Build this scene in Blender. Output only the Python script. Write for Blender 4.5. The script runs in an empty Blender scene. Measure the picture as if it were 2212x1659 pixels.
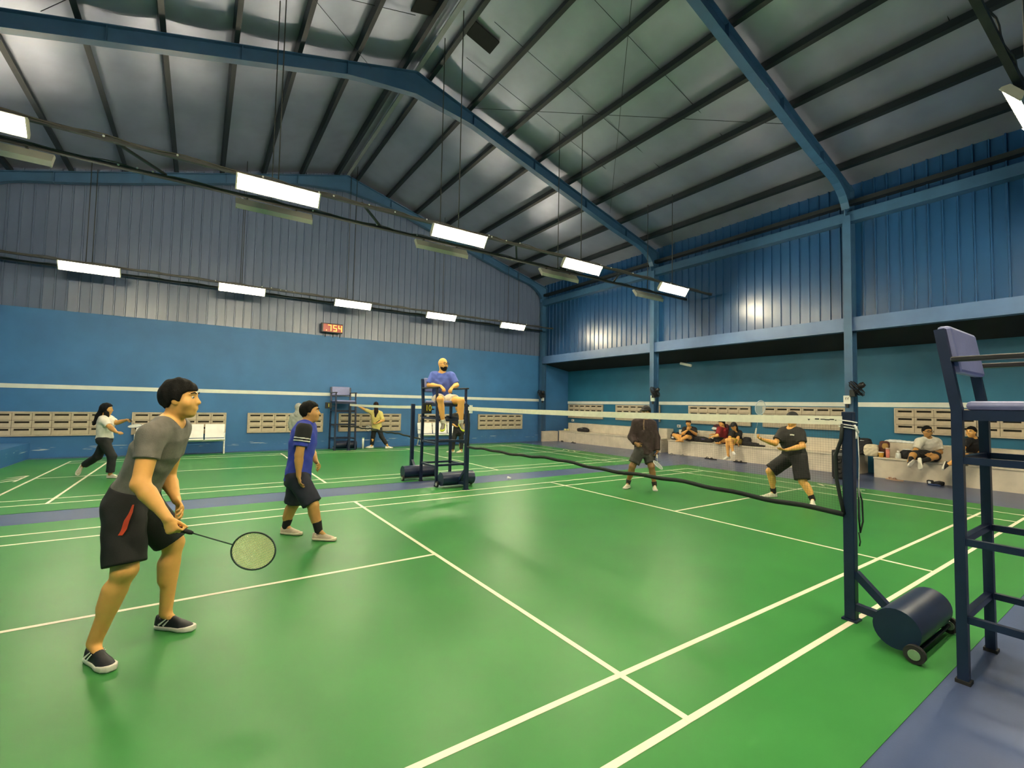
import bpy, math, random
import numpy as np
from mathutils import Vector, Matrix
random.seed(7)
V = Vector
sc = bpy.context.scene
col = sc.collection

# ------------------------------------------------------------------ camera, world, exposure
CAM = np.array([-4.1204, -1.4526, 1.5758])
CR = np.array([0.82686, -0.56210, 0.01860])
CU = np.array([-0.04207, -0.02884, 0.99870])
CF = np.array([0.56083, 0.82657, 0.04750])
FPX = 994.055
cd = bpy.data.cameras.new('camera'); cam = bpy.data.objects.new('camera', cd); col.objects.link(cam)
cd.sensor_fit = 'HORIZONTAL'; cd.sensor_width = 36.0; cd.lens = 36.0 * FPX / 2212.0
cd.clip_start = 0.05; cd.clip_end = 200
cam.matrix_world = Matrix(((CR[0], CU[0], -CF[0], CAM[0]), (CR[1], CU[1], -CF[1], CAM[1]), (CR[2], CU[2], -CF[2], CAM[2]), (0, 0, 0, 1)))
sc.camera = cam
w = bpy.data.worlds.new('world'); sc.world = w; w.use_nodes = True
w.node_tree.nodes['Background'].inputs[0].default_value = (0.03, 0.05, 0.09, 1)
w.node_tree.nodes['Background'].inputs[1].default_value = 0.3
vs = sc.view_settings
vs.view_transform = 'Standard'; vs.look = 'None'; vs.gamma = 1.0; vs.use_curve_mapping = False
vs.exposure = 2.42
LAMP = 34.0                       # radiance of the fluorescent tubes
LAMP_COL = (1.0, 0.88, 0.62)


def at(u, v, d):
    """place seen at pixel (u, v), d metres ahead of the camera"""
    return CAM + d * (CF + CR * (u - 1106.0) / FPX - CU * (v - 829.5) / FPX)


# ------------------------------------------------------------------ helpers
def tag(o, label=None, cat=None, group=None, kind=None):
    if label: o['label'] = label
    if cat: o['category'] = cat
    if group: o['group'] = group
    if kind: o['kind'] = kind
    return o


def empty(name, loc=(0, 0, 0), rz=0.0, parent=None):
    o = bpy.data.objects.new(name, None); col.objects.link(o)
    o.location = loc; o.rotation_euler = (0, 0, rz); o.empty_display_size = 0.1
    if parent: o.parent = parent
    return o


MATS = {}


def mat(name, c, rough=0.6, metal=0.0, var=0.06, scale=6.0, bump=0.0, bscale=60.0, spec=0.5, emit=None, estr=0.0, c2=None, stretch=None):
    if name in MATS: return MATS[name]
    m = bpy.data.materials.new(name); m.use_nodes = True
    nt = m.node_tree; b = nt.nodes['Principled BSDF']
    tc = nt.nodes.new('ShaderNodeTexCoord')
    src = tc.outputs['Object']
    if stretch:
        mp = nt.nodes.new('ShaderNodeMapping'); mp.inputs['Scale'].default_value = stretch
        nt.links.new(src, mp.inputs['Vector']); src = mp.outputs['Vector']
    n = nt.nodes.new('ShaderNodeTexNoise'); n.inputs['Scale'].default_value = scale; n.inputs['Detail'].default_value = 4
    nt.links.new(src, n.inputs['Vector'])
    r = nt.nodes.new('ShaderNodeMapRange'); r.inputs['From Min'].default_value = 0.3; r.inputs['From Max'].default_value = 0.7
    nt.links.new(n.outputs['Fac'], r.inputs['Value'])
    mx = nt.nodes.new('ShaderNodeMix'); mx.data_type = 'RGBA'
    lo = c if c2 is None else c2
    k = 1 - var if c2 is None else 1
    mx.inputs[6].default_value = (lo[0] * k, lo[1] * k, lo[2] * k, 1)
    mx.inputs[7].default_value = (min(1, c[0] * (1 + var)), min(1, c[1] * (1 + var)), min(1, c[2] * (1 + var)), 1) if c2 is None else (*c, 1)
    nt.links.new(r.outputs['Result'], mx.inputs[0])
    nt.links.new(mx.outputs[2], b.inputs['Base Color'])
    b.inputs['Roughness'].default_value = rough; b.inputs['Metallic'].default_value = metal
    b.inputs['Specular IOR Level'].default_value = spec
    if bump:
        n2 = nt.nodes.new('ShaderNodeTexNoise'); n2.inputs['Scale'].default_value = bscale; n2.inputs['Detail'].default_value = 3
        nt.links.new(src, n2.inputs['Vector'])
        bp = nt.nodes.new('ShaderNodeBump'); bp.inputs['Strength'].default_value = bump; bp.inputs['Distance'].default_value = 0.01
        nt.links.new(n2.outputs['Fac'], bp.inputs['Height']); nt.links.new(bp.outputs['Normal'], b.inputs['Normal'])
    if emit:
        b.inputs['Emission Color'].default_value = (*emit, 1); b.inputs['Emission Strength'].default_value = estr
    MATS[name] = m
    return m


class MB:
    """collects boxes, bars and tubes for one mesh"""
    def __init__(s): s.v = []; s.f = []; s.sm = []

    def add(s, vs_, fs, smooth=False):
        o = len(s.v); s.v += [tuple(float(c) for c in p) for p in vs_]
        s.f += [tuple(i + o for i in f) for f in fs]; s.sm += [smooth] * len(fs)
        return s

    def box(s, x0, x1, y0, y1, z0, z1):
        p = [(x, y, z) for z in (z0, z1) for y in (y0, y1) for x in (x0, x1)]
        return s.add(p, [(0, 2, 3, 1), (4, 5, 7, 6), (0, 1, 5, 4), (2, 6, 7, 3), (0, 4, 6, 2), (1, 3, 7, 5)])

    def bar(s, a, b, w, h, up=(0, 0, 1)):
        a = V(a); b = V(b); d = (b - a).normalized(); u = V(up)
        if abs(d.dot(u)) > 0.98: u = V((0, 1, 0))
        r = d.cross(u).normalized(); u = r.cross(d)
        p = []
        for c in (a, b):
            for sy in (-1, 1):
                for sx in (-1, 1): p.append(c + r * (sx * w / 2) + u * (sy * h / 2))
        return s.add(p, [(0, 2, 3, 1), (4, 5, 7, 6), (0, 1, 5, 4), (2, 6, 7, 3), (0, 4, 6, 2), (1, 3, 7, 5)])

    def tube(s, pts, r, n=8, caps=True, closed=False):
        pts = [V(p) for p in pts]; k = len(pts)
        rr = r if isinstance(r, (list, tuple)) else [r] * k
        ring = []; prev = None
        for i, p in enumerate(pts):
            if closed: d = pts[(i + 1) % k] - pts[i - 1]
            else: d = pts[min(i + 1, k - 1)] - pts[max(i - 1, 0)]
            d.normalize()
            if prev is None:
                a = V((0, 0, 1)) if abs(d.z) < 0.9 else V((1, 0, 0))
                prev = d.cross(a).normalized()
            x = (prev - d * prev.dot(d)).normalized(); y = d.cross(x); prev = x
            ring += [p + (x * math.cos(t) + y * math.sin(t)) * rr[i] for t in [2 * math.pi * j / n for j in range(n)]]
        fs = []
        for i in range(k if closed else k - 1):
            for j in range(n):
                a = i * n + j; b = i * n + (j + 1) % n; c = ((i + 1) % k) * n
                fs.append((a, b, c + (j + 1) % n, c + j))
        o = len(s.v); s.add(ring, fs, True)
        if caps and not closed:
            s.f.append(tuple(o + j for j in range(n))[::-1]); s.f.append(tuple(o + (k - 1) * n + j for j in range(n))); s.sm += [False, False]
        return s

    def prism(s, poly, a, b, axis='y'):
        """polygon in the two other axes, pushed from a to b along axis"""
        n = len(poly)
        def P(p, t): return {'x': (t, p[0], p[1]), 'y': (p[0], t, p[1]), 'z': (p[0], p[1], t)}[axis]
        return s.add([P(p, a) for p in poly] + [P(p, b) for p in poly],
                     [tuple(range(n)), tuple(range(n, 2 * n))[::-1]] + [(i, i + n, (i + 1) % n + n, (i + 1) % n) for i in range(n)])

    def ball(s, c, r, n=10, m=6):
        c = V(c); rr = V(r) if isinstance(r, (tuple, list)) else V((r, r, r))
        p = []
        for i in range(1, m):
            t = math.pi * i / m
            for j in range(n):
                q = 2 * math.pi * j / n
                p.append((c.x + rr.x * math.sin(t) * math.cos(q), c.y + rr.y * math.sin(t) * math.sin(q), c.z + rr.z * math.cos(t)))
        k = len(p); p += [(c.x, c.y, c.z + rr.z), (c.x, c.y, c.z - rr.z)]
        fs = []
        for i in range(m - 2):
            for j in range(n): fs.append((i * n + j, (i + 1) * n + j, (i + 1) * n + (j + 1) % n, i * n + (j + 1) % n))
        for j in range(n):
            fs.append((k, j, (j + 1) % n)); fs.append((k + 1, (m - 2) * n + (j + 1) % n, (m - 2) * n + j))
        return s.add(p, fs, True)

    def mesh(s, name):
        me = bpy.data.meshes.new(name); me.from_pydata(s.v, [], s.f); me.update()
        me.polygons.foreach_set('use_smooth', s.sm)
        return me

    def build(s, name, m, parent=None, bevel=0.0, loc=None):
        me = s.mesh(name); me.materials.append(m)
        o = bpy.data.objects.new(name, me); col.objects.link(o)
        if parent: o.parent = parent
        if loc: o.location = loc
        if bevel:
            b = o.modifiers.new('bevel', 'BEVEL'); b.width = bevel; b.segments = 2; b.limit_method = 'ANGLE'
        return o


def inst(o, parent=None, loc=None, rot=None, scale=None):
    c = o.copy(); col.objects.link(c); c.parent = parent if parent else o.parent
    if loc is not None: c.location = loc
    if rot is not None: c.rotation_euler = rot
    if scale is not None: c.scale = scale
    return c


def copy_tree(o, parent=None):
    c = o.copy(); col.objects.link(c); c.parent = parent
    for ch in list(o.children): copy_tree(ch, c)
    return c


def text_mesh(name, txt, size, m, parent, mw, depth=0.001):
    """lettering as a thin mesh; mw = matrix in the parent's space"""
    cu = bpy.data.curves.new(name, 'FONT'); cu.body = txt; cu.size = size; cu.align_x = 'CENTER'; cu.align_y = 'CENTER'; cu.extrude = depth
    t = bpy.data.objects.new(name, cu); col.objects.link(t)
    dg = bpy.context.evaluated_depsgraph_get()
    me = bpy.data.meshes.new_from_object(t.evaluated_get(dg)); bpy.data.objects.remove(t)
    me.materials.clear(); me.materials.append(m)
    o = bpy.data.objects.new(name, me); col.objects.link(o); o.parent = parent; o.matrix_local = mw
    return o


# ------------------------------------------------------------------ materials
M_WALL = mat('blue_wall_paint', (0.011, 0.1261, 0.23), 0.55, var=0.10, scale=1.5, bump=0.05, bscale=25)
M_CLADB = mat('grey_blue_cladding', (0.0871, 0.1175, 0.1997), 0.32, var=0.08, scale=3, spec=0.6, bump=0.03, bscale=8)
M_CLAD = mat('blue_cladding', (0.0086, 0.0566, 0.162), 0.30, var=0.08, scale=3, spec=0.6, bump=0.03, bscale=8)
M_STEEL = mat('blue_painted_steel', (0.0265, 0.0861, 0.18), 0.42, var=0.08, scale=4)
M_PURLIN = mat('dark_purlin_steel', (0.0053, 0.0109, 0.0157), 0.5, var=0.1)
M_FOIL = mat('grey_foil_insulation', (0.34, 0.36, 0.46), 0.42, metal=0.68, var=0.10, scale=1.2, bump=0.25, bscale=2.6)
M_GREEN = mat('green_court_mat', (0.036, 0.188, 0.043), 0.38, var=0.07, scale=1.3, bump=0.04, bscale=250, spec=0.17)
M_FLOOR = mat('blue_grey_floor_paint', (0.0581, 0.0821, 0.1723), 0.3, var=0.1, scale=1.6, bump=0.03, bscale=60)
M_LINE = mat('cream_line_paint', (0.697, 0.6396, 0.495), 0.5, var=0.06, scale=14)
M_BENCH = mat('grey_concrete', (0.6447, 0.573, 0.4588), 0.75, var=0.10, scale=4, bump=0.1, bscale=40)
M_VENT = mat('cream_vent_block', (0.5, 0.4192, 0.3094), 0.8, var=0.12, scale=9, bump=0.15, bscale=60)
M_DARK = mat('dark_recess', (0.021, 0.018, 0.012), 0.9, var=0.2)
M_BLACK = mat('black_soffit', (0.006, 0.007, 0.008), 0.9)
M_STRIPE = mat('white_wall_stripe', (0.663, 0.68, 0.629), 0.5, var=0.04)
M_NAVY = mat('navy_painted_steel', (0.0076, 0.0165, 0.05), 0.38, var=0.12, scale=8)
M_CUSH = mat('lavender_vinyl', (0.1898, 0.2063, 0.3937), 0.5, var=0.1, scale=7, bump=0.1, bscale=30)
M_BLK = mat('black_plastic', (0.010, 0.010, 0.012), 0.45, var=0.2)
M_RUB = mat('black_rubber', (0.012, 0.012, 0.012), 0.8, var=0.2)
M_WHITE = mat('white_plastic', (0.80, 0.79, 0.74), 0.45, var=0.04)
M_TUBE = mat('lit_tube', (0.9, 0.9, 0.9), 0.5, emit=LAMP_COL, estr=LAMP)
M_HOUS = mat('cream_lamp_housing', (0.525, 0.504, 0.42), 0.4, var=0.05)
M_RAIL = mat('dark_rail_steel', (0.03, 0.032, 0.03), 0.5, var=0.15)
M_TAPE = mat('cream_net_tape', (0.864, 0.8208, 0.6732), 0.7, var=0.05, scale=20, bump=0.1)
M_NET = mat('brown_net_thread', (0.045, 0.03, 0.025), 0.8)
M_CORD = mat('black_net_cord', (0.006, 0.012, 0.010), 0.8)
M_ROPE = mat('white_rope', (0.74, 0.74, 0.70), 0.8, var=0.1, scale=40)
M_CHROME = mat('steel_hub', (0.6, 0.58, 0.52), 0.3, metal=0.8, var=0.15, scale=20)

# ------------------------------------------------------------------ room shell
YB = 15.3          # back wall
XR = 10.5          # recessed lower right wall
XC = 8.95          # upper right cladding
XL = -9.05         # left wall
YF = -9.6          # wall behind the camera
RX = -0.1          # ridge
ZC = 3.88          # foot of the cladding


def ztop(x): return 9.60 - 0.288 * abs(x - RX)      # top of the rafters
def zroof(x): return ztop(x) + 0.20


fl = MB().box(XL - .3, XR + .3, YF - .3, YB + .3, -0.12, 0.0).build('floor', M_FLOOR); tag(fl, kind='structure')

# wall with scuffs: paint rubbed off in short streaks near the foot
def wall_mat():
    m = mat('blue_wall_scuffed', (0.0332, 0.1487, 0.3526), 0.55, var=0.10, scale=1.5, bump=0.05, bscale=25)
    nt = m.node_tree; b = nt.nodes['Principled BSDF']
    base = b.inputs['Base Color'].links[0].from_socket
    g = nt.nodes.new('ShaderNodeNewGeometry'); sp = nt.nodes.new('ShaderNodeSeparateXYZ'); nt.links.new(g.outputs['Position'], sp.inputs[0])
    mp = nt.nodes.new('ShaderNodeMapping'); mp.inputs['Scale'].default_value = (1.3, 1.3, 14)
    nt.links.new(g.outputs['Position'], mp.inputs['Vector'])
    n = nt.nodes.new('ShaderNodeTexNoise'); n.inputs['Scale'].default_value = 1.6; n.inputs['Detail'].default_value = 3
    nt.links.new(mp.outputs['Vector'], n.inputs['Vector'])
    th = nt.nodes.new('ShaderNodeMapRange'); th.inputs['From Min'].default_value = 0.60; th.inputs['From Max'].default_value = 0.66
    nt.links.new(n.outputs['Fac'], th.inputs['Value'])
    a = nt.nodes.new('ShaderNodeMath'); a.operation = 'COMPARE'; a.inputs[1].default_value = 0.24; a.inputs[2].default_value = 0.05
    nt.links.new(sp.outputs['Z'], a.inputs[0])
    mu = nt.nodes.new('ShaderNodeMath'); mu.operation = 'MULTIPLY'; nt.links.new(th.outputs['Result'], mu.inputs[0]); nt.links.new(a.outputs[0], mu.inputs[1])
    mx = nt.nodes.new('ShaderNodeMix'); mx.data_type = 'RGBA'; mx.inputs[7].default_value = (0.45, 0.52, 0.55, 1)
    nt.links.new(mu.outputs[0], mx.inputs[0]); nt.links.new(base, mx.inputs[6]); nt.links.new(mx.outputs[2], b.inputs['Base Color'])
    return m


M_WALLS = wall_mat()
wb = MB().box(XL - .3, XR + .3, YB, YB + .25, 0, ZC + .05)
gz = [(XL - .3, ZC), (XR + .3, ZC), (XR + .3, zroof(XR) + .3), (RX, zroof(RX) + .3), (XL - .3, zroof(XL) + .3)]
wb.prism(gz, YB + .1, YB + .25, 'y')
wall_back = wb.build('wall_back', M_WALLS); tag(wall_back, kind='structure')
wall_front = MB().box(XL - .3, XR + .3, YF - .25, YF, 0, 10.5).build('wall_front', M_WALL); tag(wall_front, kind='structure')
wall_left = MB().box(XL - .25, XL, YF, YB, 0, 8).build('wall_left', M_WALL); tag(wall_left, kind='structure')
wr = MB().box(XR, XR + .25, YF, YB, 0, 3.42)
wr.box(XC + .03, XC + .2, YF, YB, ZC - .3, 8.0)
wall_right = wr.build('wall_right', M_WALL); tag(wall_right, kind='structure')
# dark lean-to soffit behind the beam, dropping to the recessed wall
MB().prism([(XC - .05, 3.56), (XR + .02, 3.27), (XR + .02, 3.42), (XC - .05, 3.75)], YF, YB, 'y').build('soffit', M_BLACK, wall_right)
bm_ = MB().box(8.74, 8.80, YF, YB, 3.52, 3.85).box(8.80, 8.95, YF, YB, 3.80, 3.85).box(8.80, 8.95, YF, YB, 3.52, 3.56)
bm_.build('edge_beam', mat('light_blue_beam', (0.0655, 0.1305, 0.276), 0.4, var=0.08, scale=3), wall_right)
MB().box(8.70, 8.95, YF, YB, 6.18, 6.42).build('eave_girt', M_STEEL, wall_right)
MB().box(8.76, 8.95, YF, YB, 6.62, 6.72).build('eave_girt', M_PURLIN, wall_right)

# cladding strips: pan plus rib, height 1, scaled per strip
def strip_mesh(axis, cm_):
    prof = [(0, 0), (0.196, 0), (0.205, 0.028), (0.229, 0.028), (0.24, 0)]
    v = []; f = []
    for z in (0, 1):
        for a, b in prof: v.append((a, -b, z) if axis == 'x' else (-b, a, z))
    n = len(prof)
    for i in range(n - 1): f.append((i, i + 1, n + i + 1, n + i) if axis == 'x' else (i + 1, i, n + i, n + i + 1))
    me = bpy.data.meshes.new('cladding_strip'); me.from_pydata(v, [], f); me.update(); me.materials.append(cm_)
    return me


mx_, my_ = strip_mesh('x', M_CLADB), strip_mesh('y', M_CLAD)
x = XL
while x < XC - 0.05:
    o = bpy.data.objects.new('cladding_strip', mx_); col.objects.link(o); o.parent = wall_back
    h = zroof(max(abs(x - RX), abs(x + .24 - RX)) + RX) + .12 - ZC
    o.location = (x, YB - .005, ZC); o.scale = (1, 1, h); o.rotation_euler = (random.uniform(-.004, .004), 0, random.uniform(-.02, .02))
    x += 0.24
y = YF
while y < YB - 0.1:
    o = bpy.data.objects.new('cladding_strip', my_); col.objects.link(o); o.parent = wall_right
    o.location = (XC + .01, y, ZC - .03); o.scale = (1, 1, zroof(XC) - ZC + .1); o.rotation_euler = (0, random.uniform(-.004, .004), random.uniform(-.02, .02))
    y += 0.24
# left upper cladding, out of the frame: one joined piece
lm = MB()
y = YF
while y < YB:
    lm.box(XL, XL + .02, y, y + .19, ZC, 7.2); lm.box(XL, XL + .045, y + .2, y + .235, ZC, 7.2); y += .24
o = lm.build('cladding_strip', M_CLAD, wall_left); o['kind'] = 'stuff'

# white band painted around the hall
MB().box(XL, 8.8, YB - .008, YB + .01, 1.80, 1.91).build('painted_band', M_STRIPE, wall_back)
MB().box(XR - .008, XR + .01, YF, YB, 1.725, 1.845).build('painted_band', M_STRIPE, wall_right)

# ------------------------------------------------------------------ roof
ceil = empty('ceiling'); tag(ceil, kind='structure')
NS = 8
pitch = 1.125
edges = [0.35 + pitch * i for i in range(9)]
for sgn in (-1, 1):
    prev = 0.0
    for e in edges + [9.55]:
        # foil sheet sagging a little between purlins
        v = []; f = []
        xs = [prev + (e - prev) * i / 6 for i in range(7)]
        ys = [YF - .1 + (YB + .2 - YF) * j / 24 for j in range(25)]
        for yy in ys:
            for i, a in enumerate(xs):
                sag = 0.035 * math.sin(math.pi * i / 6) * (0.8 + 0.3 * math.sin(yy * 1.7 + e))
                v.append((RX + sgn * a, yy, 9.80 - 0.288 * a - sag))
        for j in range(24):
            for i in range(6):
                q = (j * 7 + i, j * 7 + i + 1, (j + 1) * 7 + i + 1, (j + 1) * 7 + i)
                f.append(q if sgn < 0 else q[::-1])
        me = bpy.data.meshes.new('foil_sheet'); me.from_pydata(v, [], f); me.update(); me.materials.append(M_FOIL)
        me.polygons.foreach_set('use_smooth', [True] * len(me.polygons))
        o = bpy.data.objects.new('foil_sheet', me); col.objects.link(o); o.parent = ceil
        prev = e
    top = MB().add([(RX, YF - .3, 9.86), (RX + sgn * 9.6, YF - .3, 9.86 - .288 * 9.6), (RX + sgn * 9.6, YB + .3, 9.86 - .288 * 9.6), (RX, YB + .3, 9.86),
                    (RX, YF - .3, 9.9), (RX + sgn * 9.6, YF - .3, 9.93 - .288 * 9.6), (RX + sgn * 9.6, YB + .3, 9.93 - .288 * 9.6), (RX, YB + .3, 9.9)],
                   [(0, 1, 2, 3), (7, 6, 5, 4), (0, 4, 5, 1), (3, 2, 6, 7), (1, 5, 6, 2), (0, 3, 7, 4)])
    top.build('roof_deck', M_PURLIN, ceil)
    for e in edges[:8]:
        xx = RX + sgn * e; z = ztop(xx)
        pm = MB()
        pm.bar((xx, YF, z + .09), (xx, YB, z + .09), 0.09, 0.16, up=(sgn * .26, 0, 1))
        pm.build('purlin', M_PURLIN, ceil)
MB().box(RX - .05, RX + .05, YF, YB, 9.60, 9.63).build('ridge_tie', mat('grey_ridge_flashing', (.22, .23, .25), .5), ceil)

FRAMES = [(-8.4, 'near'), (-2.7, 'b'), (3.1, 'c'), (8.88, 'd'), (15.1, 'e')]


def frame_mesh():
    """web, flanges and columns of one portal frame, in the plane y = 0"""
    mb = MB()
    for sgn in (-1, 1):
        outer = []; inner = []
        dx = XC - .02 - RX
        N = 14
        xi = dx - .26                       # inner face of the column
        outer = [(0, 9.60), (dx, 9.60 - .288 * dx), (dx, 0)]
        def bot(a):
            dep = 0.30 + max(0, 1 - a / 1.5) * 0.25
            return 9.60 - .288 * a - dep
        inner = [(a, bot(a)) for a in (0, .4, .8, 1.2, 1.6, 3, 5, 6.8)]
        c = (xi - 1.25, bot(xi - 1.25))
        for i in range(1, 9):               # curved haunch
            t = i / 8 * math.pi / 2
            inner.append((c[0] + 1.25 * math.sin(t), c[1] - .75 + .75 * math.cos(t) - .05 * math.sin(t)))
        inner.append((xi, 0))
        outer_s = []
        for (a, z) in inner:                # matching outer points
            outer_s.append((min(a, dx), 9.60 - .288 * min(a, dx)) if z > 6.4 and a < xi - .02 else (dx, min(z, 9.60 - .288 * dx)))
        outer_s[-2] = (dx, 9.60 - .288 * dx)
        for i in range(len(inner) - 1):
            p, q, r_, s_ = inner[i], inner[i + 1], outer_s[i + 1], outer_s[i]
            for yy, flip in ((-.006, 0), (.006, 1)):
                pts = [(RX + sgn * a, yy, z) for a, z in (p, q, r_, s_)]
                mb.add(pts, [(0, 1, 2, 3) if flip ^ (sgn > 0) else (3, 2, 1, 0)])
        def flange(path, w_, t_):
            for i in range(len(path) - 1):
                a = (RX + sgn * path[i][0], 0, path[i][1]); b = (RX + sgn * path[i + 1][0], 0, path[i + 1][1])
                if (V(a) - V(b)).length < 1e-4: continue
                mb.bar(a, b, w_, t_, up=(0, 0, 1) if abs(path[i][0] - path[i + 1][0]) > .02 else (1, 0, 0)) if abs(path[i][0] - path[i + 1][0]) > .02 else mb.box(min(a[0], b[0]) - t_ / 2, max(a[0], b[0]) + t_ / 2, -w_ / 2, w_ / 2, min(a[2], b[2]), max(a[2], b[2]))
        flange(outer, .17, .016); flange(inner, .17, .016)
        for a in (1.6, 3.6, 5.6, 7.4):      # stiffener plates
            mb.box(RX + sgn * a - .006, RX + sgn * a + .006, -.08, .08, bot(a), 9.60 - .288 * a)
    return mb.mesh('portal_frame')


fm = frame_mesh(); fm.materials.append(M_STEEL)
for yy, _ in FRAMES:
    o = bpy.data.objects.new('portal_frame', fm); col.objects.link(o); o.parent = ceil; o.location = (0, yy, 0)
# two dark patches by the ridge where the foil is cut away
for (x0, y0) in ((.33, 6.72), (-.92, 6.75)):
    sg = 1 if x0 > RX else -1
    pts = [(x0, y0), (x0 + .60, y0), (x0 + .60, y0 + .40), (x0, y0 + .40)]
    mb = MB()
    vv = [(a, b, 9.80 - .288 * abs(a - RX) - .05) for a, b in pts] + [(a, b, 9.80 - .288 * abs(a - RX) - .085) for a, b in pts]
    mb.add(vv, [(3, 2, 1, 0), (4, 5, 6, 7), (0, 1, 5, 4), (1, 2, 6, 5), (2, 3, 7, 6), (3, 0, 4, 7)])
    mb.build('roof_patch', M_BLACK, ceil)
# thin sag wires and bracing under the foil
for (a, b) in (((1.2, 3.1, 9.2), (6.5, 8.8, 7.8)), ((1.2, 8.8, 9.2), (6.5, 3.1, 7.8)), ((4.6, 3.3, 8.45), (4.7, 8.7, 8.42)), ((-1.2, 3.1, 9.2), (-6.5, 8.8, 7.8)), ((-1.2, 8.8, 9.2), (-6.5, 3.1, 7.8)),
               ((.6, 4.6, 9.50), (8.6, 4.6, 7.34)), ((.6, 6.4, 9.50), (8.6, 6.4, 7.34)), ((.6, 7.6, 9.50), (8.6, 7.6, 7.34)), ((-.8, 5.4, 9.50), (-8.6, 5.4, 7.36)), ((-.8, 7.2, 9.50), (-8.6, 7.2, 7.36)), ((.6, .6, 9.5), (8.6, .6, 7.34))):
    MB().tube([a, b], .006, 5).build('brace_wire', M_PURLIN, ceil)

# ------------------------------------------------------------------ courts
def court(y0, label):
    c = empty('court_mat', (0, y0 + 3.05, 0)); tag(c, label, 'court mat', 'green badminton courts')
    xl, xr = -7.62, 7.35
    if y0 > 7: ya, yb = -.585 - 3.05, 6.85 - 3.05
    else: ya, yb = -.585 - 3.05, 6.685 - 3.05
    MB().box(xl, xr, ya, yb, 0.0, .004).build('mat_surface', M_GREEN, c)
    def line(x0, x1, ya_, yb_):
        MB().box(x0, x1, ya_ - 3.05, yb_ - 3.05, .0030, .0055 if x1 - x0 > 1 else .0062).build('court_line', M_LINE, c)
    for yy in (0, .46, 5.60, 6.06): line(-6.7, 6.7, yy, yy + .04)
    for xx in (-6.7, -5.94, -2.02, 1.98, 5.90, 6.66): line(xx, xx + .04, 0, 6.1)
    line(-6.7, -2.0, 3.03, 3.07); line(2.0, 6.7, 3.03, 3.07)
    # worn white maker's mark beyond each base line
    for sx in (-1, 1):
        mk = MB()
        cx = sx * 7.0
        for i, (dy, ln) in enumerate(((-.30, .34), (.02, .30), (.30, .22))):
            a = (cx - .12, dy - .05); q = [(cx - .13, dy - ln / 2), (cx - .09, dy - ln / 2), (cx + .13, dy + ln / 2 - .06), (cx + .09, dy + ln / 2)]
            mk.prism(q if True else q[::-1], .0035, .0055, 'z')
        mk.prism([(cx + .10, -.45), (cx + .14, -.45), (cx + .14, .42), (cx + .10, .42)], .0035, .0055, 'z')
        o = mk.build('floor_mark', M_LINE, c); o.location = (0, .1 if y0 > 7 else -.3, 0)
    return c


court(0.0, 'nearer green court mat where the men play, cream lines')
court(8.06, 'far green court mat along the blue back wall')

# ------------------------------------------------------------------ concrete bench on the right
def bench(y0, y1, label):
    b = empty('concrete_bench', (XR, (y0 + y1) / 2, 0)); tag(b, label, 'bench', 'concrete benches along the right wall')
    hy = (y1 - y0) / 2
    MB().box(9.65 - XR, -.002, -hy, hy, 0, .47).build('seat_block', M_BENCH, b)
    MB().box(9.63 - XR, -.25, -hy - .01, hy + .01, .45, .49).build('seat_slab', M_BENCH, b, bevel=.008)
    MB().box(10.12 - XR, -.002, -hy + .1, hy - .1, .49, .84).build('back_step', M_BENCH, b, bevel=.01)
    return b


bench(9.25, 14.92, 'long pale concrete bench left of the blue column, nearly empty')
bench(3.35, 8.95, 'pale concrete bench between the two blue columns, three people on it')
bench(-7.5, 2.95, 'pale concrete bench nearest the tall umpire chair')
MB().box(8.75, 9.62, 14.95, YB - .002, 0, .46).build('bench_end', M_BENCH, wall_back)
lg = MB().box(XL + .001, -7.66, YF + .1, YB - .002, 0, .40).build('wall_ledge', M_WALLS); tag(lg, 'low blue ledge at the foot of the left wall', 'ledge')

# ------------------------------------------------------------------ breeze-block vents
BW, BH = .366, .19


def vent_block_mesh():
    mb = MB()
    w2, h2 = BW / 2, BH / 2
    mb.box(-w2 + .004, w2 - .004, -.05, 0, -h2 + .004, h2 - .075)      # lower face
    mb.box(-w2 + .004, w2 - .004, -.05, 0, h2 - .028, h2 - .004)       # top lip
    mb.box(-w2 + .004, -w2 + .045, -.05, 0, h2 - .075, h2 - .028)
    mb.box(w2 - .045, w2 - .004, -.05, 0, h2 - .075, h2 - .028)
    me = mb.mesh('vent_block'); me.materials.append(M_VENT); return me


VBM = vent_block_mesh()
def vent_panel(cx, cy, zc, rz, label, ncol=6):
    p = empty('vent_panel', (cx, cy, zc), rz); tag(p, label, 'vent', 'cream vent-block panels set in the walls')
    W = BW * ncol
    MB().box(-W / 2 - .03, W / 2 + .03, -.012, .002, -BH * 1.5 - .03, BH * 1.5 + .03).build('backing', M_DARK, p)
    f = MB()
    f.box(-W / 2 - .03, W / 2 + .03, -.058, -.002, BH * 1.5, BH * 1.5 + .03).box(-W / 2 - .03, W / 2 + .03, -.058, -.002, -BH * 1.5 - .03, -BH * 1.5)
    f.box(-W / 2 - .03, -W / 2, -.058, -.002, -BH * 1.5, BH * 1.5).box(W / 2, W / 2 + .03, -.058, -.002, -BH * 1.5, BH * 1.5)
    f.build('surround', M_VENT, p)
    for i in range(ncol):
        for j in range(3):
            o = bpy.data.objects.new('vent_block', VBM); col.objects.link(o); o.parent = p
            o.location = (-W / 2 + BW * (i + .5), -.004, -BH + BH * j)


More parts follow.
